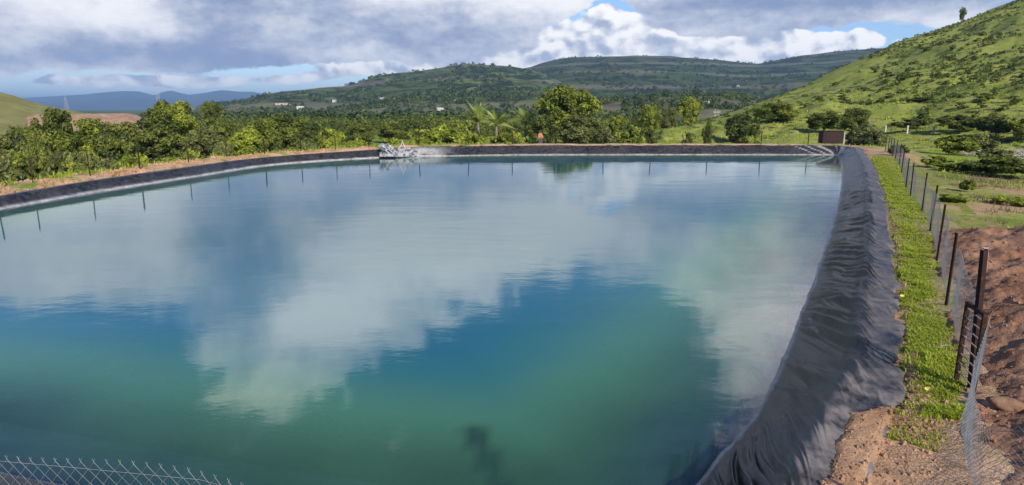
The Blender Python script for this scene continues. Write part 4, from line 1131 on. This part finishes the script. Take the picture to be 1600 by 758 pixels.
# orange cloth over a dark crate under the biggest tree
x, y, z = place_xyz(844, 215, 78)
oc = thing('covered_crate', 'orange cloth thrown over a dark crate beneath the biggest tree', 'crate', (x, y, z), .2)
zz = AT(844, 208.5, 78)[2] - z
mb = MB(); mb.box((0, 0, (zz - .35) / 2), (.5, .5, zz - .35))
for k in (-.18, 0, .18): mb.box((k, -.266, (zz - .35) / 2), (.08, .03, zz - .42))
link('crate', mb.mesh('crate', M['tarp_dark']), oc)
u, v = np.meshgrid(np.linspace(-1, 1, 26), np.linspace(-1, 1, 26))
cz = zz - .3 + .3 * (1 - np.clip(u * u + v * v, 0, 1.4)) + .10 * fbm(u * 3, v * 3, 3, 2) - .55 * np.clip(np.maximum(abs(u), abs(v)) - .75, 0, 1) * 3 * fbm(u * 4, v * 4, 2, 7)
i = np.arange(25 * 26).reshape(25, 26)[:, :-1].ravel()
link('cloth', mesh_np('cloth', np.stack([(u * .31 * (1 + .3 * fbm(u * 2, v * 2, 2, 5))).ravel(), (v * .31).ravel(), cz.ravel()], -1), np.stack([i, i + 1, i + 27, i + 26], -1), M['orange']), oc)
# dry branches left of the crate, brushwood pile right
def brush(name, label, c, L, R, n, seed, mat):
    rg = random.Random(seed); mb = MB()
    for _ in range(n):
        a = rg.gauss(0, .35) + (PI if rg.random() < .5 else 0); p = Vector((rg.uniform(-L, L), rg.uniform(-R, R), rg.uniform(0, .5) * (1 - .5 * rg.random())))
        l = rg.uniform(.5, 1.7); d = Vector((math.cos(a), math.sin(a), rg.uniform(-.1, .4)))
        m = p + d * l * .5 + Vector((0, 0, rg.uniform(-.08, .12)))
        mb.tube([p, m, p + d * l], [rg.uniform(.015, .04), .018, .008], 4)
    return tag(link(name, mb.mesh(name, mat), None, c), label, 'brushwood')
x, y, z = place_xyz(1572, 214, 47)
brush('brushwood_pile', 'heap of dead grey branches on the scrub at the right edge', (x, y, z + .15), 2.6, .8, 170, 4, M['wood_grey'])
x, y, z = place_xyz(826, 214, 78)
brush('brushwood_pile', 'small tangle of dry branches left of the orange cloth', (x, y, z), .5, .4, 40, 8, M['wood_grey'])
# tarpaulin heap in the far left corner
tx, ty, tz = G(606, 237, -.2)
th = thing('tarpaulin_heap', 'crumpled silver-grey tarpaulin heaped on the far left corner of the liner', 'tarpaulin', (tx, ty, tz), .1); th.scale = (.58, .7, .68)
N_ = 70
u, v = np.meshgrid(np.linspace(-1, 1, N_), np.linspace(-1, 1, N_))
rr = np.sqrt(u * u + v * v)
hz = np.clip(1 - rr ** 2, 0, 1) * (.40 + .5 * ridge(u * 1.6 + .3, v * 1.6, 2, 44)) + .05 - .55 * sst(0, 1, -v) * 1.0
i = np.arange((N_ - 1) * N_).reshape(N_ - 1, N_)[:, :-1].ravel()
F_ = np.stack([i, i + 1, i + N_ + 1, i + N_], -1)
link('sheet', mesh_np('sheet', np.stack([(u * .95 * (1 + .2 * fbm(u * 2, v * 2, 3, 3))).ravel(), (v * .9).ravel(), hz.ravel()], -1), F_, M['tarp'], False), th)
def lump_mesh(name, r, seed, mat, amp=.25):
    bm = bmesh.new(); bmesh.ops.create_icosphere(bm, subdivisions=4, radius=1)
    V = np.array([q.co[:] for q in bm.verts]); F = np.array([[q.index for q in f.verts] for f in bm.faces]); bm.free()
    V = V * (1 + amp * (fbm(V[:, 0] * 1.7 + V[:, 2], V[:, 1] * 1.7 - V[:, 2], 4, seed)[:, None] - .5) * 2) * np.array(r)
    return mesh_np(name, V, F, mat)
tag(link('sack', lump_mesh('sack', (.42, .36, .24), 5, M['tarp']), None, (tx - .30, ty + .2, tz + .36), (0, .1, .3)), 'rounded grey sack lying on top of the tarpaulin heap', 'sack')
mb = MB()
for k in range(9):
    a = random.uniform(-.6, .8); p = Vector((random.uniform(-.9, .6), random.uniform(-.7, -.2), random.uniform(.15, .4)))
    mb.tube([p, p + Vector((math.cos(a) * .3, -.05, -.1 - .25 * abs(math.sin(a)))), p + Vector((math.cos(a) * .55, -.1, -.38))], [.05, .045, .03], 6)
link('black_folds', mb.mesh('black_folds', M['tarp_dark'], True), th)
tag(link('tarpaulin', mesh_np('tarpaulin', np.stack([(u * .95).ravel(), (v * .5).ravel(), (.24 * np.clip(1 - rr ** 2, 0, 1) * (.5 + ridge(u * 3, v * 2, 3, 71)) - .42 * (v < 0) * -v).ravel()], -1), F_, M['tarp'], False), None, (tx + 1.3, ty + .15, tz + .04), (0, 0, -.05)), 'flat pale tarpaulin spread on the liner right of the heap', 'tarpaulin')
mb = MB()
mb.tube([(0, 0, 0), (.25, .05, .35), (.38, .05, .62)], [.05, .045, .03], 6); mb.tube([(.55, 0, 0), (.42, .1, .4), (.3, .1, .66)], [.045, .04, .03], 6)
tag(link('stakes', mb.mesh('stakes', M['concrete']), None, (tx + .75, ty + .2, tz + .15)), 'pair of pale crossed sticks beside the tarpaulin heap', 'stick')
# stone and yellow leaves
s0, o0 = S_R0 + .15, 2.75
x, y, zr_, _ = so_xy(s0, o0); z = mound_z(np.array([s0]), np.array([o0]), x, y, zr_)[0]
g = AT(1584, 622, 5.9)
x = np.array([g[0]]); y = np.array([5.9])
dd, _ = sdf(x, y)
ss0 = float(ARC[np.argmin(np.hypot(CUR[:, 0] - x[0], CUR[:, 1] - y[0]))])
z = mound_z(np.array([ss0]), -dd, x, y, np.zeros(1))[0]
tag(link('stone', lump_mesh('stone', (.20, .10, .07), 9, M['stone'], .3), None, (x[0], y[0], z + .03), (.2, .25, -.5)), 'flat brown stone lying on the dirt mound at right', 'stone')
for (px, py, lab, sc) in ((1450, 619, 'yellow leaf lying at the near end of the bank grass', .032), (1408, 470, 'pale yellow leaf by the liner edge halfway up the bank', .03), (1403, 447, 'farther small yellow leaf beside the liner edge', .024)):
    x, y, _ = G(px, py, 0)
    bm = bmesh.new()
    vs = [bm.verts.new(q) for q in ((-1, 0, .3), (-.45, .6, .55), (.4, .65, .6), (1, .1, .9), (.45, -.5, .55), (-.4, -.6, .35))]
    cv = bm.verts.new((0, 0, .1))
    for k in range(6): bm.faces.new((cv, vs[k], vs[(k + 1) % 6]))
    me = bpy.data.meshes.new('leaf'); bm.to_mesh(me); bm.free(); me.materials.append(M['yellow'])
    tag(link('leaf', me, None, (x, y, .06), (.3, .2, px), (sc * 1.6,) * 3), lab, 'leaf')
# dark tube added underwater for the shadow of the person at the camera
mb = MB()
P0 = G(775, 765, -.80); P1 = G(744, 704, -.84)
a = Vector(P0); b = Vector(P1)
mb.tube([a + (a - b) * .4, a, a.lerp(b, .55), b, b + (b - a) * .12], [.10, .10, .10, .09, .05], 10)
tag(link('shadow_shape', mb.mesh('shadow_shape', M['tarp_dark'], True)), 'dark tube put in for a cast shadow on the green shallow water', 'shadow_shape')

# ------------------------------------------------------------------ far buildings, pole, masts
def house(px, py, wpx, hpx, lab, wallm, roofm, flat=False, lo=60):
    x, y = hit(px, py, lo)
    z = float(terrain(np.array([x]), np.array([y]))[0])
    k = y / 1015.0 * .8; w = wpx * k; h = hpx * k; dp = min(w, 8)
    t = thing('house', lab, 'house', (x, y, z - .3), random.uniform(-.25, .25))
    mb = MB(); mb.box((0, 0, h / 2), (w, dp, h)); link('wall', mb.mesh('wall', wallm), t)
    mb = MB()
    if flat: mb.box((0, 0, h + .16), (w + .5, dp + .5, .3))
    else:
        rh = h * .38; a = w / 2 + .4; b = dp / 2 + .4
        mb.add([(-a, -b, h), (a, -b, h), (a, b, h), (-a, b, h), (-a, 0, h + rh), (a, 0, h + rh)], [(0, 1, 5, 4), (2, 3, 4, 5), (0, 4, 3), (1, 2, 5), (0, 3, 2, 1)])
    link('roof', mb.mesh('roof', roofm), t)
    for q in (-.28, .28):
        mb = MB(); mb.box((q * w, -dp / 2 - .02, h * .58), (w * .14, .06, h * .3)); link('window', mb.mesh('window', M['dark_opening']), t)
    mb = MB(); mb.box((0, -dp / 2 - .02, h * .33), (w * .13, .06, h * .62)); link('door', mb.mesh('door', M['dark_opening']), t)
house(470, 171, 13, 6, 'white house among dark trees left on the plain', M['wall'], M['roof'], True, 300)
house(442, 164, 26, 3.5, 'long low pale building farthest left on the plain', M['wall_tan'], M['roof'], True, 400)
house(523, 160, 8, 4, 'tiny white house at the foot of the green hill, left of another', M['wall'], M['roof'], False, 400)
house(597, 158, 8, 5, 'tiny white house on the lower slope beneath the green hill', M['wall'], M['roof'], False, 400)
house(688, 173, 12, 6, 'white house in the woods left of the palms', M['wall'], M['roof'], True, 250)
house(511, 179, 8, 5, 'tan house half hidden in woods below the long pale building', M['wall_tan'], M['roof_brown'], False, 200)
house(1102, 164, 11, 7, 'white house immediately left of the utility pole', M['wall'], M['roof'], True, 200)
house(1134, 169, 12, 4, 'low white house immediately right of the utility pole', M['wall'], M['roof'], False, 200)
house(1158, 168, 20, 4, 'long house with brown roof at the hill edge', M['wall_tan'], M['roof_brown'], False, 200)
house(1153, 136, 5, 2.5, 'solitary white speck of a house high on the dark mesa slope', M['wall'], M['roof'], False, 700)
x, y = hit(1118, 178, 150)
y = min(y, 240); x = (1118 - CX) / 1015 * y
z = float(terrain(np.array([x]), np.array([y]))[0])
up_ = thing('utility_pole', 'pale double utility pole between the white houses', 'utility pole', (x, y, z), 0)
k = y / 1015
for q in (-2.2, 2.2):
    mb = MB(); mb.tube([(q * k, 0, 0), (q * k, 0, 24 * k)], [.12, .09], 8); link('pole', mb.mesh('pole', M['concrete']), up_)
mb = MB(); mb.box((0, -.25, 19 * k), (11 * k, .12, .14)); mb.box((0, -.25, 14 * k), (8 * k, .12, .14)); link('crossarm', mb.mesh('crossarm', M['concrete']), up_)
for q in (-4.5, 0, 4.5):
    mb = MB(); mb.tube([(q * k, -.25, 19 * k + .13), (q * k, -.25, 19 * k + .5)], [.12, .08], 6); link('insulator', mb.mesh('insulator', M['wall']), up_)
def mast(px, py0, py1, D, lab, dishes):
    x, y, z = place_xyz(px, py1, D)
    h = AT(px, py1, D)[2] - z
    t = thing('radio_mast', lab, 'mast', (x, y, z), .3)
    def wd(f): return (1.5 * (1 - f) + .3) * D / 600
    legs = [(-1, -1), (1, -1), (1, 1), (-1, 1)]
    for a in legs:
        mb = MB(); mb.tube([(a[0] * wd(0), a[1] * wd(0), 0), (a[0] * wd(1), a[1] * wd(1), h)], .075 * D / 600, 4); link('leg', mb.mesh('leg', M['mast']), t)
    mb = MB(); n = 14
    for i in range(n):
        f0, f1 = i / n, (i + 1) / n
        for q in range(4):
            a, b = legs[q], legs[(q + 1) % 4]
            mb.tube([(a[0] * wd(f0), a[1] * wd(f0), h * f0), (b[0] * wd(f1), b[1] * wd(f1), h * f1)], .03 * D / 600, 3)
            mb.tube([(b[0] * wd(f0), b[1] * wd(f0), h * f0), (a[0] * wd(f1), a[1] * wd(f1), h * f1)], .03 * D / 600, 3)
            mb.tube([(a[0] * wd(f1), a[1] * wd(f1), h * f1), (b[0] * wd(f1), b[1] * wd(f1), h * f1)], .03 * D / 600, 3)
    link('bracing', mb.mesh('bracing', M['mast']), t)
    for f, q in dishes:
        mb = MB(); mb.tube([(q, -1.2, h * f - .1), (q, -1.5, h * f + .0), (q, -1.8, h * f)], [.4, .36, .1], 10); link('antenna', mb.mesh('antenna', M['wall']), t)
    mb = MB(); mb.tube([(0, 0, h), (0, 0, h * 1.12)], .1 * D / 600, 4); link('spike', mb.mesh('spike', M['mast']), t)
mast(243, 165, 117, 560, 'tall pale lattice radio mast in front of the blue mountains', [(.92, .6), (.8, -.5), (.62, .6)])
mast(102, 168, 152, 760, 'short faint mast on the horizon above the red soil ridge', [(.9, 0)])

# ------------------------------------------------------------------ haze
HZ = bpy.data.meshes.new('haze')
mb = MB(); mb.box((0, 2000, 150), (60000, 60000, 420))
hm, t, out = new_mat('valley_haze')
vol = t.n('ShaderNodeVolumePrincipled', {'Color': (0.42, 0.66, 1.0, 1), 'Density': 0.00009, 'Anisotropy': 0.2})
t.nt.links.new(vol.outputs[0], out.inputs['Volume'])
USE_HAZE = True
if USE_HAZE:
    tag(link('haze', mb.mesh('haze', hm)), 'thin blue air over the whole valley', 'haze', None, 'stuff')

# ------------------------------------------------------------------ sun, sky
SUN_AZ, SUN_EL = math.radians(25), math.radians(31)      # behind the camera, a little to the right
sv = Vector((math.sin(SUN_AZ) * math.cos(SUN_EL), -math.cos(SUN_AZ) * math.cos(SUN_EL), math.sin(SUN_EL)))
sl = bpy.data.lights.new('sun', 'SUN'); sl.energy = 5.0; sl.angle = math.radians(.53); sl.color = (1.0, .93, .82)
so = link('sun', sl, None, (0, -20, 40)); so.rotation_euler = (-sv).to_track_quat('-Z', 'Y').to_euler()
W = bpy.data.worlds.new('World'); SC.world = W; W.use_nodes = True
W.node_tree.nodes.clear()
t = NT(W.node_tree)
wo = t.n('ShaderNodeOutputWorld'); bg = t.n('ShaderNodeBackground', {'Strength': 0.1})
t.nt.links.new(bg.outputs[0], wo.inputs[0])
sky = t.n('ShaderNodeTexSky', None, sky_type='NISHITA', sun_disc=False)
sky.sun_elevation = SUN_EL; sky.sun_rotation = math.atan2(sv.x, sv.y); sky.air_density = 1.0; sky.dust_density = 0.6; sky.ozone_density = 1.6
dirv = t.n('ShaderNodeTexCoord').outputs['Generated']
sx = t.n('ShaderNodeSeparateXYZ', {0: dirv})
az = t.math('ARCTAN2', sx.outputs[0], sx.outputs[1])
el = t.math('ARCSINE', t.math('MINIMUM', t.math('MAXIMUM', sx.outputs[2], -1.0), 1.0))
uv0 = t.n('ShaderNodeCombineXYZ', {0: az, 1: el, 2: 0.0}).outputs[0]
# billowing warp so that the cloud edges curl
def stretched(sc, off): return t.n('ShaderNodeMapping', {'Vector': uv0, 'Scale': sc, 'Location': off}).outputs[0]
wn = t.n('ShaderNodeTexNoise', {'Vector': stretched((1, 1.8, 1), (3, 1, 0)), 'Scale': 5.0, 'Detail': 6.0, 'Roughness': .62}).outputs['Color']
wv = t.n('ShaderNodeVectorMath', {0: wn, 1: (.5, .5, .5)}, operation='SUBTRACT').outputs[0]
uv = t.n('ShaderNodeVectorMath', {0: wv, 1: (.15, .055, 0), 2: uv0}, operation='MULTIPLY_ADD').outputs[0]
def azel(px, py):
    a, b, c = ray(px, py); return math.atan2(a, b), math.atan2(c, math.hypot(a, b))
def gsum(items):
    acc = None
    for (px, py, wx_, wy_, amp) in items:
        a0, e0 = azel(px, py)
        a1, _ = azel(px + wx_, py); _, e1 = azel(px, py + wy_)
        sa, se = abs(a1 - a0), abs(e1 - e0)
        if py > 172: e0 = -e0
        q = t.n('ShaderNodeVectorMath', {0: uv, 1: (1 / sa, 1 / se, 0), 2: (-a0 / sa, -e0 / se, 0)}, operation='MULTIPLY_ADD').outputs[0]
        dd = t.n('ShaderNodeVectorMath', {0: q, 1: q}, operation='DOT_PRODUCT').outputs['Value']
        e = t.math('POWER', .36788, dd)
        acc = t.math('MULTIPLY', e, amp) if acc is None else t.math('MULTIPLY_ADD', e, amp, acc)
    return acc
# stratus deck: direct entries have y<172, the rest are seen only in the water (mirrored)
COVER = [
 (60, 30, 330, 80, 1.2), (330, 10, 300, 70, 1.2), (590, 22, 210, 58, 1.3), (300, 78, 330, 26, 1.0), (800, -6, 70, 26, .9),
 (1230, 6, 220, 28, 1.6), (1470, 24, 110, 30, .8), (950, 22, 70, 34, -1.3), (1100, 82, 240, 22, -1.1), (600, 112, 300, 10, -.6), (200, 128, 300, 12, -.4), (1290, 47, 90, 9, -.5),
 (930, 320, 110, 36, -.2), (80, 380, 200, 130, .95), (300, 400, 150, 140, .55), (640, 400, 260, 130, 1.25), (900, 350, 170, 70, .9), (1150, 330, 200, 120, .9), (1190, 520, 150, 200, .9),
 (400, 600, 130, 90, .75), (520, 520, 110, 60, .6), (620, 670, 60, 40, .5), (210, 590, 120, 60, -.3), (880, 290, 60, 26, -.5), (920, 530, 190, 90, -.6), (50, 560, 160, 70, -.5),
]
BRIGHT = [
 (140, 24, 90, 30, .42), (30, 40, 60, 30, .1), (640, 30, 220, 46, -.22), (560, 92, 130, 16, .3), (60, 120, 200, 20, .2), (300, 130, 260, 14, .45),
 (1250, 2, 230, 16, -.30), (1440, 45, 130, 26, .4), (620, 40, 160, 40, -.10), (280, 88, 220, 18, -.22),
 (80, 390, 150, 110, .55), (250, 380, 60, 110, .40), (640, 380, 220, 120, .75), (510, 505, 90, 40, .8), (880, 350, 120, 60, .65), (420, 610, 110, 70, .4), (940, 268, 40, 18, .8),
 (400, 420, 50, 110, -.3), (1150, 340, 160, 110, .15), (1200, 520, 140, 160, .5),
]
CUMUL = [
 (945, 62, 70, 48, 1.25), (870, 72, 60, 34, 1.1), (1010, 72, 60, 40, 1.1), (1100, 72, 70, 40, 1.2), (1190, 76, 80, 32, 1.2), (1280, 72, 80, 26, 1.1), (760, 86, 80, 30, 1.15), (660, 98, 80, 22, 1.1), (550, 108, 110, 16, 1.05),
 (1000, 96, 260, 18, .8), (940, 25, 24, 20, .7), (420, 124, 110, 12, 1.0), (250, 128, 130, 11, .95), (90, 128, 110, 11, .9), (1350, 60, 50, 16, .6),
]
cov = gsum(COVER); bri = gsum(BRIGHT)
n1 = t.noise(stretched((1, 2.2, 1), (0, 0, 0)), 7.0, 8, .62)
n2 = t.noise(stretched((1, 1.9, 1), (7, 2, 0)), 16.0, 8, .6)
n3 = t.noise(stretched((1, 1.5, 1), (4, 9, 0)), 42.0, 5, .6)
dens = t.math('ADD', cov, t.math('MULTIPLY', t.math('SUBTRACT', n1, .5), 1.4))
dens = t.math('ADD', dens, t.math('MULTIPLY', t.math('SUBTRACT', n2, .5), .7))
dens = t.math('ADD', dens, t.math('MULTIPLY', t.math('SUBTRACT', n3, .5), .35))
alpha = t.ss(dens, .40, .66)
b = t.math('ADD', t.math('ADD', bri, .22), t.math('MULTIPLY', t.math('SUBTRACT', n2, .5), .75))
b = t.math('ADD', b, t.math('MULTIPLY', t.math('SUBTRACT', n1, .5), .9))
b = t.math('ADD', b, t.math('MULTIPLY', t.math('SUBTRACT', n3, .5), .4))
CLD = 8.0
dark = (.245 * CLD, .315 * CLD, .50 * CLD); lite = (.98 * CLD, .98 * CLD, 1.0 * CLD)
cc = t.mix(t.ss(b, .05, 1.0), dark, lite)
# cumulus heads low over the hills, lit from the upper right
WARP2 = t.n('ShaderNodeVectorMath', {0: wv, 1: (.035, .022, 0), 2: uv0}, operation='MULTIPLY_ADD').outputs[0]
uv = WARP2
ccov = gsum(CUMUL)
def puffs(off):
    v = t.n('ShaderNodeMapping', {'Vector': WARP2, 'Scale': (1, 1.35, 1), 'Location': off}).outputs[0]
    a = t.n('ShaderNodeTexVoronoi', {'Vector': v, 'Scale': 20.0, 'Smoothness': .6}, feature='SMOOTH_F1').outputs['Distance']
    b_ = t.n('ShaderNodeTexVoronoi', {'Vector': v, 'Scale': 47.0, 'Smoothness': .5}, feature='SMOOTH_F1').outputs['Distance']
    c_ = t.noise(v, 60.0, 5, .6)
    return t.math('ADD', t.math('ADD', t.math('MULTIPLY', a, -.9), t.math('MULTIPLY', b_, -.42)), t.math('MULTIPLY', c_, .45))
p0 = puffs((1.3, .7, 0)); p1 = puffs((1.3 + .008, .7 + .014, 0))
cd = t.math('ADD', ccov, t.math('ADD', p0, .30))
calpha = t.ss(cd, .50, .64)
lit = t.math('ADD', .74, t.math('MULTIPLY', t.math('SUBTRACT', p0, p1), 2.1))
lit = t.math('ADD', lit, t.math('MULTIPLY', t.math('SUBTRACT', n2, .5), .7))
ccol = t.mix(t.ss(lit, .1, 1.1), (.40 * CLD, .47 * CLD, .63 * CLD), (1.06 * CLD, 1.05 * CLD, 1.04 * CLD))
# pale murk along the horizon
hor = t.math('POWER', .36788, t.math('MULTIPLY', t.math('ABSOLUTE', el), 18.0))
skyc = t.mix(1.0, sky.outputs[0], (.74, .90, 1.22), 'MULTIPLY')
skyc = t.mix(t.math('MULTIPLY', hor, .15), skyc, (5.2, 6.1, 7.6))
fin = t.mix(calpha, skyc, ccol)
fin = t.mix(alpha, fin, cc)
fin = t.mix(t.math('MULTIPLY', hor, .30), fin, (5.2, 6.0, 7.4))
up = t.ss(el, .16, .34)
fin = t.mix(t.math('MULTIPLY', up, t.math('MULTIPLY', alpha, .72)), fin, t.mix(1.0, fin, (2.9, 2.9, 2.85), 'MULTIPLY'))
t.nt.links.new(fin, bg.inputs['Color'])

# ------------------------------------------------------------------ render settings
SC.render.engine = 'CYCLES'
SC.cycles.max_bounces = 6; SC.cycles.diffuse_bounces = 2; SC.cycles.glossy_bounces = 3; SC.cycles.transmission_bounces = 3; SC.cycles.volume_bounces = 0; SC.cycles.transparent_max_bounces = 6
SC.cycles.caustics_reflective = False; SC.cycles.caustics_refractive = False
SC.cycles.use_denoising = True
vs_ = SC.view_settings
vs_.view_transform = 'Standard'; vs_.look = 'None'; vs_.exposure = 0.43; vs_.gamma = 1.0; vs_.use_curve_mapping = False
SC.render.resolution_x = 1024; SC.render.resolution_y = 485
